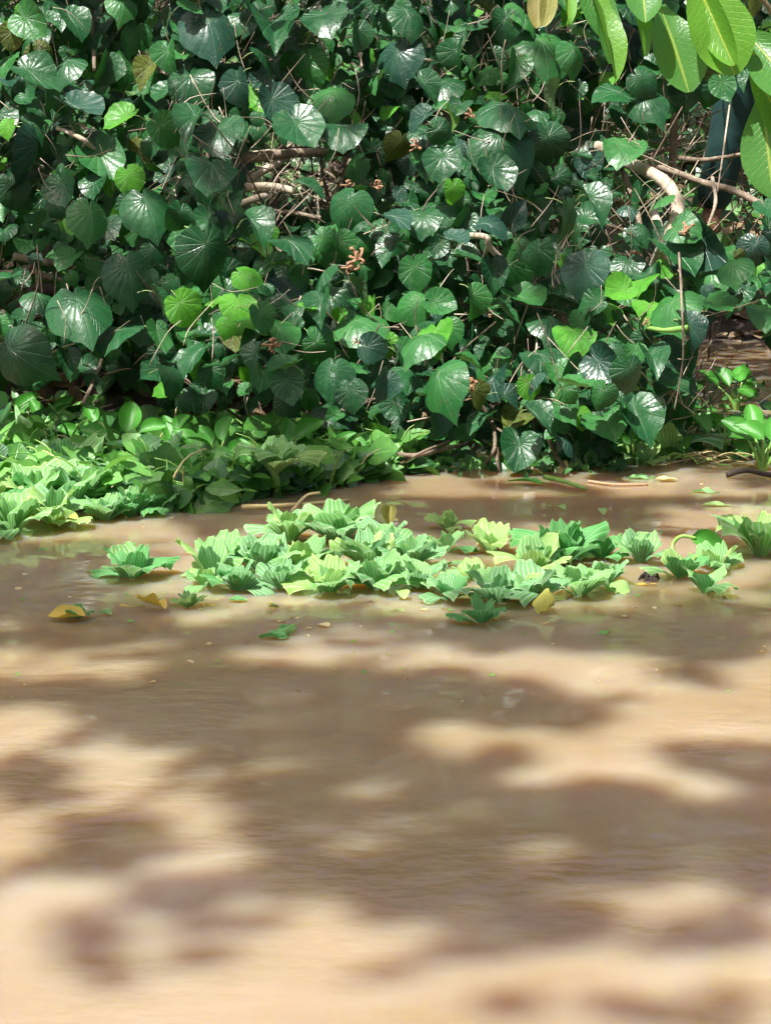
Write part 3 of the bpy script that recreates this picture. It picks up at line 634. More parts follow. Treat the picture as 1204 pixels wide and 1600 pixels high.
LETT = [
 # the raft in mid water, from its far edge to its near edge
 (452, 846, 54, 9, 'gbl', 'water lettuce with one tall striped leaf at the far edge of the raft', .5),
 (532, 846, 62, 9, 'gbg', 'tallest water lettuce of the raft, with broad upright leaves beside the yellow curled leaf', .5),
 (602, 862, 48, 8, 'bg', 'water lettuce with a long pale rounded leaf reaching out under the yellow curled leaf', .7),
 (700, 828, 30, 7, 'lll', 'small lime yellow water lettuce floating apart behind the raft', .6),
 (696, 862, 40, 6, 'dg', 'flat dark green water lettuce lying half sunk between the two halves of the raft', 1.1),
 (768, 862, 46, 6, 'lbl', 'pale water lettuce with a bent whitish leaf sticking up behind the raft', .35),
 (880, 878, 66, 10, 'dd', 'big dark green fan shaped water lettuce in the raft', .75),
 (940, 872, 40, 7, 'dg', 'small dark water lettuce tucked beside the big fan shaped one', .8),
 (1000, 878, 48, 8, 'gb', 'compact upright water lettuce at the end of the raft before the mixed clump', .4),
 (1188, 868, 68, 9, 'lgl', 'tall ribbed lime green water lettuce at the frame edge beside the round glossy leaf', .35),
 (1120, 890, 44, 6, 'lg', 'low lime water lettuce spread under the round glossy hyacinth leaf', 1.1),
 (410, 892, 58, 9, 'bgg', 'water lettuce with grey green wavy leaves next to the two tall blades', .7),
 (350, 890, 52, 8, 'gg', 'bright water lettuce squeezed behind the two tall upright blades', .6),
 (470, 892, 54, 9, 'glb', 'crinkled bright water lettuce in the thick of the raft, under the tall striped leaf', .8),
 (575, 888, 58, 9, 'gbl', 'water lettuce with strongly striped broad leaves in the middle of the raft', .6),
 (640, 884, 54, 8, 'bgb', 'water lettuce with white striped blades at the narrowing of the raft', .5),
 (835, 898, 56, 8, 'lgg', 'water lettuce of smooth light green leaves right before the big dark fan', .6),
 (735, 906, 34, 6, 'gl', 'small lime edged water lettuce where the two halves of the raft meet', .7),
 (318, 916, 34, 7, 'lg', 'low frilly water lettuce at the foot of the two tall upright blades', 1.0),
 (372, 922, 46, 8, 'bd', 'grey green water lettuce with drooping ribbed leaves at the near edge of the raft', 1.0),
 (440, 918, 48, 8, 'bbg', 'water lettuce with folded grey green leaves dipping into the water before the raft', .9),
 (515, 924, 52, 9, 'lgl', 'frilly yellow green water lettuce with curled leaves at the near edge of the raft', .8),
 (590, 920, 54, 9, 'gbg', 'water lettuce with fanned striped leaves whose reflection shows pale in the water', .6),
 (655, 918, 50, 8, 'gb', 'water lettuce at the near edge of the raft above the single floating round leaf', .7),
 (700, 936, 42, 8, 'bdb', 'low blue green water lettuce at the tip of the near half of the raft', 1.0),
 (775, 940, 54, 9, 'bbg', 'blue green water lettuce with a wide ribbed fan, next to the yellow leaved one', .7),
 (830, 938, 52, 8, 'lgb', 'bright water lettuce with glossy ribbed leaves touching the yellow leaved one', .7),
 (905, 930, 54, 8, 'gg', 'plain green water lettuce on the far side of the yellow leaved one', .8),
 (945, 914, 42, 7, 'lbg', 'pale tattered water lettuce at the end of the near row of the raft', 1.0),
 # strays
 (208, 902, 52, 9, 'dg', 'flat spreading water lettuce drifting alone beside the raft', 1.15),
 (293, 948, 26, 7, 'gl', 'little round water lettuce floating alone between the drifting yellow leaf and the raft', .8),
 (752, 972, 44, 5, 'dd', 'dark torn water lettuce lying flat just in front of the raft', 1.25),
 (122, 966, 24, 5, 'd', 'tiny dark green water lettuce riding on the bright yellow floating leaf', .9),
 (448, 992, 24, 4, 'dg', 'smallest lone water lettuce, nearest to the open muddy water', .8),
 (1060, 902, 46, 6, 'gdl', 'water lettuce in the mixed clump next to the dark root lump', .9),
 (1100, 926, 44, 5, 'gd', 'glossy low water lettuce sinking at the near side of the mixed clump', 1.2),
 (1006, 726, 34, 5, 'gl', 'small water lettuce at the waterline under the hibiscus with the hooked branch', 1.0),
 (1044, 716, 60, 4, 'bl', 'striped water lettuce leaning against the straw coloured debris', .4),
 # the bank of lettuce in front of the biggest leaved bush
 (20, 832, 62, 10, 'ggl', 'foremost water lettuce of the bank mass, ribbed and pale, at the frame edge', .8),
 (85, 818, 60, 9, 'gbl', 'broad water lettuce above the yellow drooping leaf in the bank mass', .8),
 (-8, 792, 60, 8, 'gl', 'water lettuce cut by the frame edge in the bank mass', .6),
 (55, 790, 66, 10, 'lgd', 'sunlit tall water lettuce with toothed lime leaves in the bank mass', .55),
 (118, 796, 64, 9, 'bbg', 'wide grey green water lettuce with long parallel stripes in the bank mass', .6),
 (165, 812, 40, 8, 'bg', 'small water lettuce with upright ribbed leaves near the end of the bank mass', .5),
 (205, 806, 48, 8, 'dg', 'dark purple tinged water lettuce at the end of the bank mass', .7),
 (246, 800, 38, 7, 'dd', 'last low water lettuce of the bank mass, by the drifting debris', .9),
 (110, 748, 62, 9, 'bgb', 'water lettuce with the widest striped leaves, standing behind the front row', .5),
 (30, 745, 50, 8, 'gd', 'water lettuce half hidden behind the sunlit toothed one', .7),
 (160, 765, 44, 8, 'bg', 'water lettuce with white striped leaves among hyacinth stalks', .7),
 (-10, 720, 50, 7, 'dd', 'shaded water lettuce at the back of the bank mass by the frame edge', .7),
 (70, 712, 46, 7, 'dg', 'small shaded water lettuce behind the widest striped one', .8),
 (230, 765, 40, 7, 'gd', 'green water lettuce amid the leafy bank cover', .8),
 (290, 790, 36, 7, 'gl', 'small water lettuce low in the leafy bank cover near the fallen stems', .9),
]
for row in LETT: rosette(*row)
# a rosette lifted above the hyacinths
T = rosette(428, 738, 54, 11, 'ggl', 'light green water lettuce raised on a stalk above the hyacinth leaves', .55, zoff=.075)
mb = MB(); tube(mb, [(0, 0, .01), (.01, 0, -.05), (0, .01, -.12)], .012, .010); link('stalk', mb.mesh('stalk', [M_HYS]), T)
# two tall blades and other single pieces
def single(px, py, size, sh, tone, az, el, name, label, cat, roll=0, zoff=0.0):
    p = on_water(px, py, zoff); s = size / F * (p - Vector((0, 0, CAMZ))).length
    T = empty(name, p, label, cat)
    M = Matrix.Rotation(R(az), 4, 'Z') @ Matrix.Rotation(R(el), 4, 'X') @ Matrix.Rotation(R(roll), 4, 'Y') @ Matrix.Scale(s, 4)
    link('leaf', pmesh(sh, tone), T, M); return T
T = single(322, 906, 78, 5, 'l', 95, 68, 'upright_lettuce', 'pair of tall upright lettuce blades at the end of the raft', 'water lettuce')
s = 72 / F * 5.0
for (az, el, sh, tn, k) in [(-20, 82, 0, 'g', 1.0), (165, 80, 5, 'b', .9), (60, 60, 2, 'l', .6), (-80, 40, 3, 'g', .6)]:
    link('leaf', pmesh(sh, tn), T, Matrix.Translation((.012, 0, 0)) @ Matrix.Rotation(R(az), 4, 'Z') @ Matrix.Rotation(R(el), 4, 'X') @ Matrix.Scale(s * k, 4))
T = single(868, 958, 58, 4, 'y', 200, 52, 'yellow_lettuce_leaf', 'bright yellow ribbed lettuce leaf drooping into the water at the raft', 'leaf', 0, .0)
T.children[0].matrix_basis = Matrix.Translation((-.02, .035, .052)) @ Matrix.Rotation(R(160), 4, 'Z') @ Matrix.Rotation(R(-34), 4, 'X') @ Matrix.Rotation(R(24), 4, 'Y') @ Matrix.Scale(.072, 4)

# flat or curled floating leaves
def blade_mesh(name, mat, wide=.45, curl=.2, cup=.2, nu=9, nv=14, wave=.03, shape='ell', seed=0, fold=0.0, twist=0.0):
    r = random.Random(seed); ph = [r.uniform(0, 6.28) for _ in range(4)]; V = []; UV = []; Fc = []
    for j in range(nv):
        v = j / (nv - 1)
        if shape == 'ell': w_ = math.sin(math.pi * min(1, max(0, v * .97 + .015))) ** .65
        elif shape == 'obo': w_ = (math.sin(math.pi * min(1, max(0, (v ** 1.35) * .96 + .02))) ** .6)
        else: w_ = math.sin(math.pi * min(1, v * .98 + .01)) ** .5 * (1 - .35 * v)
        for i in range(nu):
            u = 2 * i / (nu - 1) - 1; x = u * w_ * wide * .5
            z = -curl * v * v + cup * u * u * w_ * wide + fold * abs(x) + wave * math.sin(7 * v + ph[0] + u) * abs(u) + wave * .5 * math.sin(13 * v + ph[1]) * u
            z += twist * u * w_ * wide * (v - .4)
            V.append((x, v, z)); UV.append((u, v))
    for j in range(nv - 1):
        for i in range(nu - 1): a = j * nu + i; Fc.append((a, a + 1, a + nu + 1, a + nu))
    mb = MB(); mb.add(V, Fc, np.array(UV), r.random()); return mb.mesh(name, [mat])
def floater(px, py, length, az, mesh, name, label, el=3, roll=0, z=.006, cat='leaf', group=None):
    p = on_water(px, py, 0); s = length / F * (p - Vector((0, 0, CAMZ))).length
    o = link(name, mesh, None); M = Matrix.Translation(p + Vector((0, 0, z))) @ Matrix.Rotation(R(az), 4, 'Z') @ Matrix.Rotation(R(el), 4, 'X') @ Matrix.Rotation(R(roll), 4, 'Y') @ Matrix.Scale(s, 4) @ Matrix.Translation((0, -.5, 0))
    o.matrix_basis = M; return tag(o, label, cat, group)
floater(104, 970, 60, 82, blade_mesh('floating_leaf', M_DEADY, .62, .12, .3, seed=1), 'floating_leaf', 'bright yellow leaf floating under the tiny dark lettuce', 2, -14, .014)
floater(236, 955, 52, 72, blade_mesh('floating_leaf', M_DEADY, .42, -.1, .5, seed=2, wave=.09), 'floating_leaf', 'crumpled yellow leaf drifting beside the little round lettuce', 8, 20, .016)
floater(205, 948, 50, 70, blade_mesh('floating_reed', M_DEADY, .07, .1, .1, seed=3), 'floating_reed', 'thin yellow reed trailing from the crumpled yellow leaf', 2, 0, .004, 'reed')
floater(165, 962, 22, 60, blade_mesh('floating_leaf', M_P1, .8, .2, .3, seed=4), 'floating_leaf', 'small pale green leaf beside the bright yellow one', 16, 0, .008)
floater(428, 998, 48, 80, blade_mesh('floating_leaf', M_P5, .5, .1, .3, seed=5, wave=.08), 'floating_leaf', 'flat dark green leaf under the smallest lone lettuce', 5, 0, .006)
floater(628, 936, 24, 20, blade_mesh('floating_leaf', M_P3, .95, .1, .3, seed=6), 'floating_leaf', 'single round pale leaf floating at the near edge of the raft', 24, 0, .012)
floater(372, 910 + 30, 30, 85, blade_mesh('floating_leaf', M_P5, .7, .1, .2, seed=7), 'floating_leaf', 'small dark leaf lying flat just off the grey green ribbed lettuce', 6, 0, .005)
floater(1040, 752, 34, 85, blade_mesh('floating_leaf', M_STRAW, .55, .05, .2, seed=8), 'floating_leaf', 'whitish oval leaf floating near the red brown floating twig', 4, 0, .006)
floater(1118, 791, 46, 88, blade_mesh('floating_leaf', M_P3, .35, .05, .2, seed=9), 'floating_leaf', 'pale narrow leaf floating behind the tall ribbed lettuce', 2, 0, .005)
floater(1100, 770, 46, 80, blade_mesh('floating_leaf', M_P1, .3, .05, .2, seed=10, wave=.06), 'floating_leaf', 'thin green leaf floating nearest to the straw debris', 2, 0, .004)
floater(1000, 748, 44, 95, blade_mesh('floating_leaf', M_P1, .4, .05, .2, seed=11, wave=.06), 'floating_leaf', 'green leaf lying flat on the water under the hooked branch bush', 2, 0, .004)
floater(876, 797, 16, 40, blade_mesh('floating_leaf', M_P3, .9, .1, .3, seed=12), 'floating_leaf', 'tiny round lime leaf floating behind the big dark fan lettuce', 20, 0, .008)
floater(940, 804, 18, 10, blade_mesh('floating_leaf', M_P3, .8, .3, .3, seed=13), 'floating_leaf', 'tiny cupped lime leaf standing on the water behind the end of the raft', 40, 0, .012)
floater(1010, 915, 34, 88, blade_mesh('floating_leaf', M_DEADY, .22, .05, .2, seed=14), 'floating_leaf', 'thin yellowish leaf strip floating beside the dark root lump', 2, 0, .004)
floater(615, 948 + 6, 36, 82, blade_mesh('floating_leaf', M_P3, .3, .05, .1, seed=15), 'floating_leaf', 'thin pale leaf awash in the reflection before the raft', 1, 0, .001)
floater(720, 885, 50, 86, blade_mesh('floating_leaf', M_P1, .35, .1, .2, seed=16), 'floating_leaf', 'lime leaf strip lying in the gap of the raft', 5, 0, .008)
floater(330, 948, 16, 86, blade_mesh('floating_leaf', M_DEADY, .4, .1, .2, seed=17), 'floating_leaf', 'tiny yellow scrap floating by the little round lettuce', 5, 0, .004)
floater(427, 950, 20, 60, blade_mesh('floating_leaf', M_OLIVE, .7, .1, .2, seed=18), 'floating_leaf', 'small olive brown scrap floating in front of the raft', 5, 0, .004)
floater(822, 758, 0 + 60, 80, blade_mesh('floating_leaf', M_HY, .3, .1, .2, seed=19), 'floating_leaf', 'long green leaf at the waterline beneath the middle of the bushes', 8, 0, .015)
floater(100, 822, 50, 75, blade_mesh('floating_leaf', M_P4, .5, .5, .3, seed=20), 'floating_leaf', 'yellow green leaf drooping from the bank lettuce into the water', 12, -10, .03)
# more shreds drifting near the raft
dr = random.Random(44)
for k, (px, py, lab) in enumerate([(985,903,'straw sliver'),(500,950,'leaf sliver'),(1150,940,'leaf sliver')]):
    pass
# yellow curled leaf standing on its stalk
T = empty('curled_leaf', on_water(607, 846), 'yellow curled leaf standing on its stalk behind the raft', 'leaf')
mb = MB(); tube(mb, [(0, 0, -.01), (0, 0, .02), (-.003, 0, .05)], .003, .003, sides=6); link('stalk', mb.mesh('stalk', [M_HYS]), T)
link('blade', blade_mesh('blade', M_MANGB, .75, .2, .9, seed=30, fold=.6), T, Matrix.Translation((.004, 0, .075)) @ Matrix.Rotation(R(175), 4, 'Z') @ Matrix.Rotation(R(-62), 4, 'X') @ Matrix.Scale(.055, 4) @ Matrix.Translation((0, -.45, 0)))
# dark lump of roots
T = empty('root_lump', on_water(1015, 906), 'dark lump of matted roots at the end of the raft', 'roots')
for k in range(26):
    pass
mb = MB()
for k in range(40):
    a = dr.uniform(0, 6.28); r_ = dr.uniform(.004, .02)
    tube(mb, [(0, 0, .004), (math.cos(a) * r_, math.sin(a) * r_, dr.uniform(.004, .02)), (math.cos(a) * r_ * 1.6, math.sin(a) * r_ * 1.6, -.004)], .0035, .0015, sides=5, n=3, knob=.4)
link('roots', mb.mesh('roots', [M_DKBARK]), T)

# ------------------------------------------------------------------ water hyacinth: round glossy blades on swollen stalks
HYB = [blade_mesh('hyacinth_blade', M_HY, .78, .18, .35, nu=13, nv=14, seed=40 + i, wave=.02, shape='round', twist=tw) for i, tw in enumerate([0, .3, -.3])]
hy = random.Random(8)
def hyacinth(px, py, size, n, label, zoff=0.0, spread=45, aim=None):
    p = on_water(px, py, zoff); s = size / F * (p - Vector((0, 0, CAMZ))).length
    T = empty('water_hyacinth', p, label, 'water hyacinth', 'water hyacinth plants')
    for k in range(n):
        an = k * 2.4 + hy.uniform(-.4, .4); t = (k + .5) / n; lean = R(lerp(8, spread, t) + hy.gauss(0, 6)); L = s * hy.uniform(.9, 1.35)
        d = Vector((math.cos(an) * math.sin(lean), math.sin(an) * math.sin(lean), math.cos(lean)))
        e = d * L + Vector((0, 0, -.05 * L)); m = d * L * .5 + Vector((0, 0, .05 * L))
        mb = MB(); tube(mb, [Vector((0, 0, -.01)), m * .5, m, e], .010 if s > .05 else .007, .0035, sides=7, n=4)
        st = link('stalk', mb.mesh('stalk', [M_HYS]), T)
        bs = s * hy.uniform(.75, 1.05); nrm = Vector((-math.cos(an) * .35, -.75 - math.sin(an) * .3, .75)) + Vector((hy.gauss(0, .35), hy.gauss(0, .2), 0))
        td = (d + Vector((hy.gauss(0, .4), 0, hy.uniform(-.6, .4))))
        link('blade', HYB[hy.randrange(3)], T, leaf_matrix(e, nrm, td, bs))
HY = [
 (205, 735, 54, 6, 'hyacinth with two broad dark green blades side by side above the bank lettuce'),
 (160, 715, 44, 5, 'hyacinth with a small cupped blade on a long arching stalk under the bush'),
 (275, 735, 48, 5, 'hyacinth with slender pointed stalks beside the two broad dark blades'),
 (335, 745, 46, 6, 'hyacinth in the leafy cover below the shaded end of the biggest leaved bush'),
 (450, 748, 50, 6, 'hyacinth with glossy oval blades under the raised light green lettuce'),
 (390, 760, 44, 6, 'hyacinth with curled blades close behind the fallen pale stems'),
 (510, 745, 42, 5, 'hyacinth where the leafy cover narrows along the waterline'),
 (562, 738, 40, 5, 'last hyacinth of the row, beside the bare twigs at the water'),
 (300, 772, 40, 6, 'low hyacinth at the water side of the leafy cover'),
 (70, 690, 40, 5, 'hyacinth in deep shade beneath the pale crossed branches'),
 (5, 690, 44, 5, 'hyacinth at the frame edge with one round sunlit blade'),
 (575, 700, 34, 5, 'small hyacinth with round coin like leaves under the middle bush'),
 (1190, 735, 52, 6, 'big leaved hyacinth at the frame edge by the backwater'),
 (1130, 715, 46, 5, 'hyacinth behind the straw coloured debris'),
 (1060, 690, 44, 5, 'hyacinth in the corner between the hooked branch bush and the backwater'),
 (1150, 640, 40, 5, 'far hyacinth floating on the backwater'),
 (985, 722, 30, 4, 'tiny hyacinth pressed under the hooked branch bush at the waterline'),
 (118, 560, 30, 3, 'single hyacinth sprout lit bright green under the crossed branches'),
]
for row in HY: hyacinth(*row)
# round hyacinth leaf lying over the mixed clump
T = empty('hyacinth_leaf', on_water(1075, 880), 'big round glossy hyacinth leaf on a curved stalk beside the tall ribbed lettuce', 'leaf')
c = T.location
P = [on_water(1050, 885), at(1050, 852, c.y), at(1064, 838, c.y), at(1086, 841, c.y)]
mb = MB(); tube(mb, [p - c for p in P], .006, .0045, n=6); link('stalk', mb.mesh('stalk', [M_HYS]), T)
link('blade', HYB[0], T, leaf_matrix(P[-1] - c - Vector((.01, 0, 0)), Vector((.15, -.75, .65)), Vector((.85, -.1, -.25)), .095))

# leafy cover (too dense to count) between the hyacinths
mb = MB(); gr = random.Random(31)
GX = [(-40, 630, 770), (120, 640, 800), (260, 660, 800), (330, 660, 800), (420, 680, 775), (520, 700, 765), (610, 715, 745), (640, 728, 740)]
for k in range(3600):
    px = gr.uniform(-60, 640); lo_ = np.interp(px, [g_[0] for g_ in GX], [g_[1] for g_ in GX]); hi_ = np.interp(px, [g_[0] for g_ in GX], [g_[2] for g_ in GX])
    py = lerp(lo_, hi_, gr.random()); p = on_water(px, py); p.z = gr.uniform(.0, .07) * (1.3 if gr.random() < .3 else .8)
    n = Vector((gr.gauss(0, .7), gr.gauss(-.5, .5), gr.uniform(.2, 1))); a = gr.uniform(0, 6.28)
    V, Fc, UV = SB[gr.randrange(4)]
    mb.add(xf(V, leaf_matrix(p, n, Vector((math.cos(a), math.sin(a), gr.uniform(-.3, .8))), gr.uniform(.04, .125))), Fc, UV, gr.random(), gr.choice([0, 0, 2, 1]))
for k in range(420):
    px = gr.uniform(-60, 640); lo_ = np.interp(px, [g_[0] for g_ in GX], [g_[1] for g_ in GX]); hi_ = np.interp(px, [g_[0] for g_ in GX], [g_[2] for g_ in GX])
    p = on_water(px, lerp(lo_, hi_, gr.random())); a = gr.uniform(0, 6.28); L = gr.uniform(.06, .2); q = p + Vector((math.cos(a) * .8, math.sin(a) * .5, gr.uniform(.2, 1))) * L
    tube(mb, [p, p.lerp(q, .5) + Vector((0, 0, .25 * L)), q], gr.uniform(.002, .005), .0015, sides=5, n=3, mat=gr.choice([2, 3, 3, 4]))
for k in range(520):
    px = gr.uniform(600, 980); p = on_water(px, gr.gauss(727, 7)); p.z = gr.uniform(0, .05) ** 1.3
    n = Vector((gr.gauss(0, .7), gr.gauss(-.5, .5), gr.uniform(.2, 1))); a = gr.uniform(0, 6.28); V, Fc, UV = SB[gr.randrange(4)]
    mb.add(xf(V, leaf_matrix(p, n, Vector((math.cos(a), math.sin(a), gr.uniform(-.3, .6))), gr.uniform(.02, .07))), Fc, UV, gr.random(), gr.choice([0, 1, 1, 2, 4] if gr.random() < .3 else [0, 1, 1]))
for k in range(900):
    px = gr.uniform(960, 1260); py = gr.uniform(600, 722)
    if px > 1080 and 610 < py < 680 and gr.random() < .8: continue
    p = on_water(px, py); p.z = gr.uniform(0, .06); n = Vector((gr.gauss(0, .7), gr.gauss(-.5, .5), gr.uniform(.2, 1))); a = gr.uniform(0, 6.28)
    V, Fc, UV = SB[gr.randrange(4)]
    mb.add(xf(V, leaf_matrix(p, n, Vector((math.cos(a), math.sin(a), gr.uniform(-.3, .8))), gr.uniform(.03, .07))), Fc, UV, gr.random(), gr.choice([0, 1, 0]))
tag(link('ground_cover', mb.mesh('ground_cover', [M_GC, M_GCD, M_GCL, M_HYS, M_STRAW])), 'dense mat of small green leaves floating along the foot of the bushes', 'ground cover', kind='stuff')

# straw coloured debris and fallen stems
mb = MB()
for k in range(70):
    p = on_water(gr.gauss(1085, 32), gr.uniform(700, 728)); L = gr.uniform(.04, .14); a = gr.gauss(0, .5)
    q = p + Vector((math.cos(a), math.sin(a), 0)) * L; p.z, q.z = gr.uniform(0, .03), gr.uniform(0, .02); m = p.lerp(q, .5) + Vector((0, gr.uniform(-.02, .02), gr.uniform(.0, .02)))
    tube(mb, [p, m, q], .0028, .002, sides=4, n=3, mat=gr.choice([0, 0, 1]))
tag(link('plant_debris', mb.mesh('plant_debris', [M_STRAW, M_HYS])), 'straw coloured heap of dead stems at the waterline by the backwater', 'plant debris', kind='stuff')
def stick(name, pts, r0, r1, mat, label, cat='stick'):
    P = [on_water(x, y, z) for x, y, z in pts]; mb = MB(); c = P[0].copy(); tube(mb, [p - c for p in P], r0, r1, sides=8, n=6, knob=.15)
    o = link(name, mb.mesh(name, [mat])); o.location = c; return tag(o, label, cat)
stick('fallen_stem', [(378, 792, .02), (440, 790, .028), (500, 786, .03), (545, 782, .02)], .007, .005, M_STRAW, 'pale fallen stem lying across the water edge before the hyacinths', 'stem')
stick('fallen_stem', [(455, 800, .02), (478, 775, .05), (500, 770, .06)], .005, .004, M_STRAW, 'short pale stem crossing the long fallen one', 'stem')
stick('floating_twig', [(918, 752, .004), (960, 757, .006), (1012, 757, .003)], .004, .003, M_FLOWER, 'thin red brown twig floating under the hooked branch bush', 'stem')
stick('floating_stick', [(1135, 742, .01), (1165, 735, .03), (1204, 742, .01), (1240, 736, .02)], .010, .007, M_DKBARK, 'black rotten stick at the waterline by the frame edge')
stick('green_stem', [(850, 745, .02), (880, 752, .02), (915, 764, .008)], .008, .005, M_HYS, 'yellow green stem dipping into the water beneath the vertical twigs', 'stem')

# ------------------------------------------------------------------ overhanging branch with long oval leaves, nearer than the bushes
OY = 5.1
T = empty('overhanging_branch', at(1010, -120, OY), 'overhanging branch with long oval light green leaves above the backwater', 'branch'); c = T.location
stem = [at(760, -75, OY + .1), at(860, -60, OY), at(960, -50, OY), at(1070, -45, OY), at(1180, -10, OY), at(1230, 70, OY + .05)]
mb = MB(); tube(mb, [p - c for p in stem], .010, .006, n=7); link('stem', mb.mesh('stem', [M_BARK]), T)
mb = MB(); tube(mb, [at(1226, 70, OY + .03) - c, at(1205, 110, OY) - c, at(1180, 90, OY) - c, at(1170, 58, OY) - c], .005, .0035, n=5); link('twig', mb.mesh('twig', [M_HYS]), T)
OB = [ # base px,py -> tip px,py, width ratio, material, normal, fold
 (840,-40,838,42,.36,M_MANGB,(-.2,-1,.4),0), (862,-50,852,38,.30,M_MANGB,(.5,-1,.2),0), (885,-40,892,36,.20,M_MANGY,(.7,-1,.2),.4), (912,-50,968,118,.22,M_MANGY,(.8,-.9,.4),.9), (905,-60,950,60,.34,M_MANG,(-.3,-1,.5),.2),
 (935,-40,958,95,.30,M_MANG,(.4,-1,.4),.2), (975,-40,1012,84,.26,M_MANGY,(.9,-.8,.2),.7), (1000,-45,1008,30,.5,M_MANG,(-.1,-1,.4),.1), (1030,8,1078,140,.60,M_MANG,(.1,-.75,.75),.1),
 (1082,-40,1150,114,.62,M_MANGY,(.15,-1,.35),.12), (1080,-50,1142,100,.30,M_MANGY,(-.6,-1,.2),.5), (1168,54,1262,160,.60,M_MANG,(-.2,-.8,.6),.1), (1172,92,1235,230,.26,M_MANGY,(-.8,-.8,.2),.6),
 (1190,150,1206,306,.50,M_MANG,(-.35,-.9,.4),.25), (1200,-30,1290,60,.5,M_MANG,(.2,-.9,.5),.1)]
for i, (bx, by, tx, ty, wd, mt, nn, fo) in enumerate(OB):
    b0 = at(bx, by, OY + .02 * (i % 3)); t0 = at(tx, ty, OY - .05 - .02 * (i % 4)); n_ = Vector(nn); d = t0 - b0
    L = d.length; dn = d.normalized(); n_ = (n_ - dn * n_.dot(dn)).normalized()
    link('leaf', blade_mesh('leaf', mt, wd, .06, .12, nu=13, nv=18, seed=60 + i, wave=.02, shape='obo', fold=fo), T, leaf_matrix(b0 - c, n_, dn, L))

# ------------------------------------------------------------------ person standing behind the bush by the backwater (mostly hidden)
M_CLOTH, ntc, bc = newmat('teal_cloth'); g = G(ntc); nz = g.noise(9, g.n('ShaderNodeTexCoord').outputs['Object'], 4)
ntc.links.new(g.mix(nz, (.002, .026, .023), (.003, .040, .034)), bc.inputs['Base Color']); set_principled(bc, Roughness=.85); ntc.links.new(g.bump(nz, .6, .02), bc.inputs['Normal'])
M_SKIN, nts, bs_ = newmat('skin'); set_principled(bs_, Roughness=.5); bs_.inputs['Base Color'].default_value = (.20, .085, .05, 1)
M_HAIR, nth, bh = newmat('hair'); bh.inputs['Base Color'].default_value = (.012, .01, .009, 1); set_principled(bh, Roughness=.6)
def skin_obj(name, verts, edges, radii, mat, parent, sub=2, root=0):
    me = bpy.data.meshes.new(name); me.from_pydata([tuple(v) for v in verts], edges, []); me.materials.append(mat)
    o = link(name, me, parent); m = o.modifiers.new('skin', 'SKIN'); m.use_smooth_shade = True
    if not me.skin_vertices: me.skin_vertices.new()
    for i, r_ in enumerate(radii):
        sv = me.skin_vertices[0].data[i]; sv.radius = (r_, r_) if not isinstance(r_, tuple) else r_; sv.use_root = (i == root)
    sb = o.modifiers.new('sub', 'SUBSURF'); sb.levels = sub; sb.render_levels = sub; return o
Y0 = 9.6; foot = at(1135, 372, Y0); gz = foot.z
px0 = at(1180, 300, Y0).x
def body(): 
    H = [(0,0,.92),(0,0,1.05),(0,0,1.22),(0,0,1.38),(0,0,1.47),(0,.01,1.56),(0,-.02,1.64),(0,-.01,1.70),   # 0-7 pelvis..crown
         (-.10,0,.86),(-.13,-.03,.50),(-.20,.02,.09),(-.21,-.10,.04),                                      # 8-11 leg nearer the gap
         (.10,0,.86),(.12,-.02,.50),(.11,.04,.09),(.12,-.09,.04),                                          # 12-15
         (-.17,0,1.39),(-.27,.0,1.15),(-.10,-.17,1.03),(.01,-.20,.99),                                   # 16-19 arm
         (.17,0,1.39),(.24,.03,1.12),(.25,-.06,.88),(.25,-.09,.81)]                                        # 20-23 arm
    E = [(0,1),(1,2),(2,3),(3,4),(4,5),(5,6),(6,7),(0,8),(8,9),(9,10),(10,11),(0,12),(12,13),(13,14),(14,15),(3,16),(16,17),(17,18),(18,19),(3,20),(20,21),(21,22),(22,23)]
    Rr = [.13,.125,.14,.12,.06,.058,.085,.06,.09,.062,.045,.035,.09,.062,.045,.035,.06,.045,.034,.03,.06,.045,.034,.03]
    return H, E, Rr
P_ = empty('person', (px0, Y0, gz), 'person in dark teal clothes standing behind the branches by the backwater', 'person')
H, E, Rr = body(); skin_obj('body', H, E, Rr, M_SKIN, P_)
skin_obj('trousers', [(0,0,1.0),(0,0,.90),(-.10,0,.84),(-.13,-.03,.50),(-.20,.02,.12),(.10,0,.84),(.12,-.02,.50),(.11,.04,.12)], [(0,1),(1,2),(2,3),(3,4),(1,5),(5,6),(6,7)], [.145,.15,.115,.098,.088,.115,.095,.085], M_CLOTH, P_, root=1)
skin_obj('shirt', [(0,0,.98),(0,0,1.22),(0,0,1.37),(0,0,1.44),(-.18,0,1.39),(-.235,.02,1.20),(.18,0,1.39),(.23,.02,1.20)], [(0,1),(1,2),(2,3),(2,4),(4,5),(2,6),(6,7)], [.155,.16,.14,.075,.08,.068,.08,.068], M_CLOTH, P_, root=1)
skin_obj('hair', [(0,.03,1.63),(0,.02,1.70),(0,-.01,1.735)], [(0,1),(1,2)], [.085,.088,.05], M_HAIR, P_, 2)
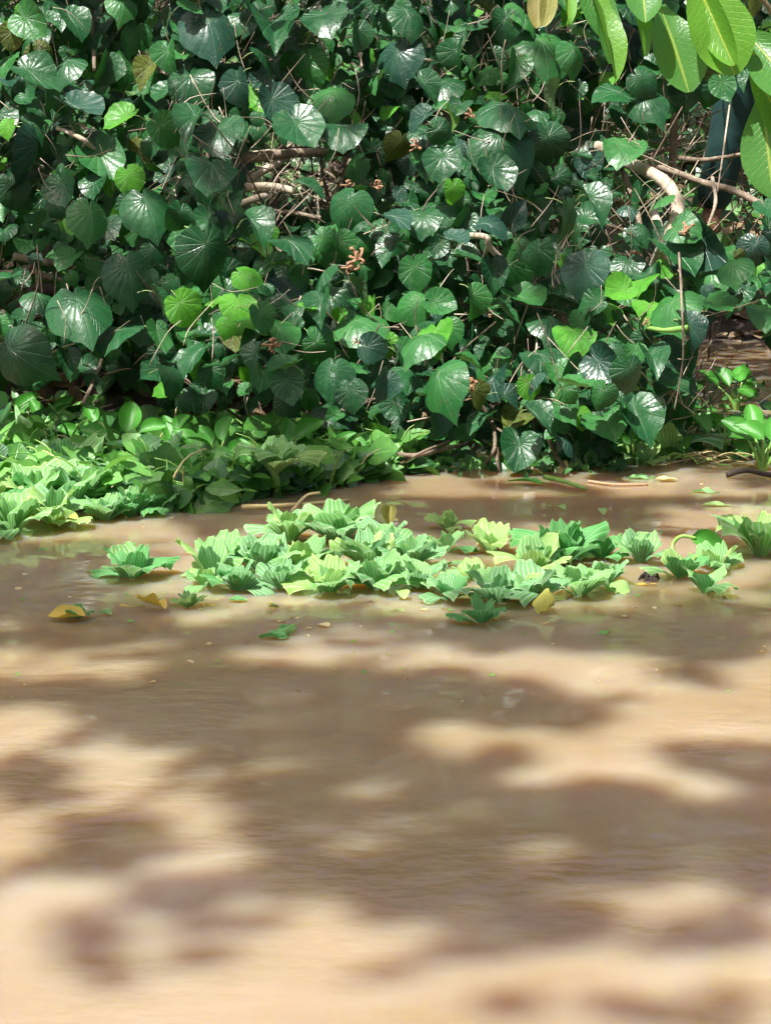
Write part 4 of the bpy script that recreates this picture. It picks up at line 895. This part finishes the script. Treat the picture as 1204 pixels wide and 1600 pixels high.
for sx in (-1, 1):
    hx, hy_, hz = (.01, -.20, .99) if sx < 0 else (.25, -.09, .81)
    for k, (dx, L) in enumerate([(-.03, .07), (-.01, .08), (.01, .075), (.028, .06)]):
        skin_obj('finger', [(hx + dx * .6, hy_, hz - .02), (hx + dx, hy_ - .01, hz - .05), (hx + dx, hy_ - .005, hz - .05 - L * .5), (hx + dx, hy_ + .015, hz - .05 - L)], [(0,1),(1,2),(2,3)], [.012,.010,.009,.007], M_SKIN, P_, 1)
    skin_obj('thumb', [(hx, hy_ - .02, hz), (hx - sx * .01, hy_ - .045, hz - .03), (hx - sx * .008, hy_ - .05, hz - .07)], [(0,1),(1,2)], [.014,.011,.008], M_SKIN, P_, 1)

# ------------------------------------------------------------------ tall shade tree over the photographer: it dapples the water and the bushes
SH = [(230,985,300,38,.85),(560,985,150,24,.7),(930,985,330,34,.9),(560,1200,280,130,1),(430,1090,340,64,1),(640,1330,290,82,1),(230,1110,220,56,.95),(40,1215,80,44,.9),(60,1085,120,32,.85),(175,1320,118,56,.9),(300,1405,120,46,.75),(185,1470,105,66,.66),(95,1525,60,36,.6),(480,1500,170,30,.4),(420,1450,110,30,.45),
      (800,1440,170,60,.85),(840,1265,110,42,1),(970,1270,160,66,1),(1120,1290,110,56,.95),(1140,1190,110,38,.9),(1090,1445,110,38,.7),(1055,1565,120,42,.6),(720,1578,80,24,.35),(1190,1360,70,50,.9),(820,1115,140,28,.9),(690,1080,200,36,.9),
      (960,1345,130,44,.9),(1180,1240,60,46,.8),(650,1400,160,36,.9),(20,1365,50,22,.5),(870,1385,110,36,.9),(950,1085,110,10,.4),(1100,1050,120,10,.35),(330,1300,60,60,.7)]
LT = [(450,1172,55,18),(450,1196,60,10),(530,1315,76,24),(570,1236,46,28),(700,1165,52,28),(720,1135,40,12),(450,1108,38,10),(630,1280,34,10),(840,1328,44,28),(160,1170,60,18),(60,1122,70,22),(500,1420,60,30),(300,1260,45,40),
      (620,1215,20,16),(880,1395,50,12),(210,1245,70,30),(330,1340,50,30),(190,1425,26,16)]
ctr = random.Random(17)
def shade_at(x, y):
    """how dense the crown is where its shadow falls on (x, y) of the water plane"""
    if y < .9 or abs(x) > 3.2: return noise.noise(Vector((x * 1.1, y * 1.1, 9))) > -.1
    px, py = proj((x, y, 0))
    nz = noise.noise(Vector((x * 9, y * 9, 2))) * .22
    if y < 4.9 and py > 985 + 95 * noise.noise(Vector((x * 2.3, 4.4, 1))) + 40 * noise.noise(Vector((x * 7, y * 5, 8))) and -150 < px < 1350:
        fn = noise.noise(Vector((x * 4.2, y * 4.2, 7))) * .42 + noise.noise(Vector((x * 10, y * 10, 2))) * .34 + noise.noise(Vector((x * 21, y * 21, 5))) * .2
        fs = lerp(.7, 1.5, smooth(2.9, 3.6, y))
        fld = max(min(k, (1.12 - math.sqrt(((px - a) / c) ** 2 + ((py - b) / d) ** 2)) * 2.6 + fn * fs) for a, b, c, d, k in SH)
        hole = max(1.15 - math.sqrt(((px - a) / c) ** 2 + ((py - b) / d) ** 2) for a, b, c, d in LT)
        dn = min(.94, max(0, fld - smooth(-.1, .35, hole + fn * .7) * .85 + .03))
        return ctr.random() < -math.log(1 - dn) / 2.7
    if y < 1.8 or (y < 4.45 and not -150 < px < 1350): return nz > .1
    if y < 6.1:                                   # lettuce raft and open water round it
        k = noise.noise(Vector((x * 5.2, y * 3.3, 12))) + .5 * noise.noise(Vector((x * 13, y * 8, 3)))
        raft = any(((px - a) / c) ** 2 + ((py - b) / d) ** 2 < 1 + 1.1 * k for a, b, c, d in [(470, 892, 280, 72), (850, 892, 240, 72), (1130, 880, 110, 60), (60, 795, 240, 55)])
        if .75 < x < 1.9 and 5.25 < y < 6.0: return k > .45
        return k > (.62 if raft else -.46)
    k = noise.noise(Vector((x * 3.1, y * 3.1, 30))) + .55 * noise.noise(Vector((x * 8, y * 8, 33)))
    if x < -.2 and y < 7.7: return k > .14
    return k > .38 + .10 * smooth(-.5, -1.1, x) - .12 * smooth(8.2, 9.5, y)
ctr = random.Random(17)
cz = 8.2; T = empty('shade_tree', (-5.0, -4.2, .3), 'tall shade tree on the near bank whose crown dapples the water', 'tree')
c = T.location
mb = MB(); CB = []
y = -3.0
while y < 12.5:
    x = -3.6
    while x < 4.6:
        if shade_at(x, y):
            for q_ in range(2):
                p = Vector((x + ctr.uniform(-.03, .03), y + ctr.uniform(-.03, .03), 0)); h = cz + ctr.uniform(-.7, .7) ; p = p + SUN * (h / SUN.z)
                V, Fc, UV = SB_LO if False else SB[1]
                n = SUN + Vector((ctr.gauss(0, .35), ctr.gauss(0, .35), ctr.gauss(0, .35))); a = ctr.uniform(0, 6.28)
                CB.append((p - c, n, a, ctr.uniform(.07, .105)))
        x += .05
    y += .05
CV = np.array([(-.32, 0, 0), (.32, 0, 0), (.42, .5, .03), (-.42, .5, .03), (0, 1, -.08)]) - np.array([0, .45, 0])
CF = [(0, 1, 2, 3), (3, 2, 4)]; CU = np.array([(-1, 0), (1, 0), (1, .5), (-1, .5), (0, 1)])
for (p, n, a, s_) in CB: mb.add(xf(CV, leaf_matrix(p, n, Vector((math.cos(a), math.sin(a), 0)), s_)), CF, CU, ctr.random())
link('crown', mb.mesh('crown', [M_CAN]), T)
mb = MB(); tube(mb, [(0, 0, -.3), (.1, .3, 2.6), (.3, .5, 5.0), (.8, 1.5, 7.6)], .26, .12, sides=12, n=6, knob=.08); link('trunk', mb.mesh('trunk', [M_BARK]), T)
for (tx, ty) in [(-1, 4), (2, 6), (4.5, 5), (1, 9), (4.5, 9.5), (3, 2)]:
    mb = MB(); tube(mb, [(.4, .7, 5.4), (.4 + tx * .3, .7 + ty * .3, 7.0), (tx * .65, ty * .65, 7.7), (tx, ty, 7.9)], .03, .008, sides=7, n=5, knob=.08); link('limb', mb.mesh('limb', [M_BARK]), T)

# ------------------------------------------------------------------ unseen trees added behind the camera to block sky light and deepen shade
for i, (x, y, lab) in enumerate([(-6.5, -6.0, 'added sky blocking tree standing beside the tall shade tree'), (-.5, -7.5, 'added sky blocking tree straight behind the photographer'), (5.5, -5.5, 'added sky blocking tree farthest from the tall shade tree')]):
    T = empty('sky_block_tree', (x, y, bank_h(x, y)), lab, 'tree', 'added trees blocking sky light')
    mb = MB(); tube(mb, [(0, 0, -.2), (.1, .1, 3), (0, 0, 6.5)], .22, .08, sides=9, n=6, knob=.08); link('trunk', mb.mesh('trunk', [M_BARK]), T)
    mb = MB()
    for k in range(5200):
        d = Vector((ctr.gauss(0, 1), ctr.gauss(0, 1), ctr.gauss(0, 1))).normalized() * (ctr.random() ** .4)
        p = Vector((d.x * 3.7, d.y * 1.6, 4.4 + d.z * 4.3))
        if noise.noise(p * .9) < -.3: continue
        n = Vector((ctr.gauss(0, .6), ctr.gauss(.4, .6), 1)); a = ctr.uniform(0, 6.28)
        mb.add(xf(CV, leaf_matrix(p, n, Vector((math.cos(a), math.sin(a), -.4)), ctr.uniform(.22, .36))), CF, CU, ctr.random())
    link('crown', mb.mesh('crown', [M_GCD]), T)

mb = MB()
for k in range(260):
    if ctr.random() < .75: p = on_water(ctr.gauss(600, 330), ctr.gauss(900, 55))
    else: p = on_water(ctr.uniform(0, 1204), ctr.uniform(745, 1100))
    a = ctr.uniform(0, 6.28); V, Fc, UV = SB[ctr.randrange(4)]
    p.z = .0025; mb.add(xf(V, leaf_matrix(p, Vector((ctr.gauss(0, .08), ctr.gauss(0, .08), 1)), Vector((math.cos(a), math.sin(a), 0)), ctr.uniform(.006, .022) * (1 if ctr.random() < .9 else 1.8))), Fc, UV, ctr.random(), ctr.choice([0, 0, 1, 2, 2]))
tag(link('floating_debris', mb.mesh('floating_debris', [M_GCL, M_LITTER, M_STRAW])), 'tiny leaf shreds and specks drifting round the water lettuce', 'debris', kind='stuff')

# far treeline closing the horizon across the bank
mb = MB()
for k in range(9000):
    p = Vector((ctr.uniform(-20, 20), ctr.uniform(17, 22), 0)); p.z = bank_h(p.x, p.y) + ctr.random() ** .8 * (2.1 + 1.1 * noise.noise(Vector((p.x * .4, 0, 3))))
    if noise.noise(p * .8) < -.3: continue
    a = ctr.uniform(0, 6.28); mb.add(xf(CV, leaf_matrix(p, Vector((ctr.gauss(0, .5), ctr.gauss(-.6, .5), .8)), Vector((math.cos(a), math.sin(a), -.3)), ctr.uniform(.25, .45))), CF, CU, ctr.random())
tag(link('treeline', mb.mesh('treeline', [M_CAN])), 'dense green treeline far behind the bank', 'treeline', kind='stuff')
mb = MB()
for k in range(6000):
    x = ctr.uniform(-7, 7); y = bank_edge(x) + ctr.uniform(.3, 7); p = Vector((x, y, bank_h(x, y) + ctr.uniform(0, .25)))
    if 1.2 < x < 2.4 and y < 11.2: continue
    a = ctr.uniform(0, 6.28); V, Fc, UV = SB[ctr.randrange(3)]
    mb.add(xf(V, leaf_matrix(p, Vector((ctr.gauss(0, .6), ctr.gauss(-.4, .5), .8)), Vector((math.cos(a), math.sin(a), .3)), ctr.uniform(.08, .2))), Fc, UV, ctr.random(), ctr.choice([0, 0, 1]))
tag(link('bank_weeds', mb.mesh('bank_weeds', [M_GCD, M_GC])), 'low weeds covering the bank behind the bushes', 'weeds', kind='stuff')
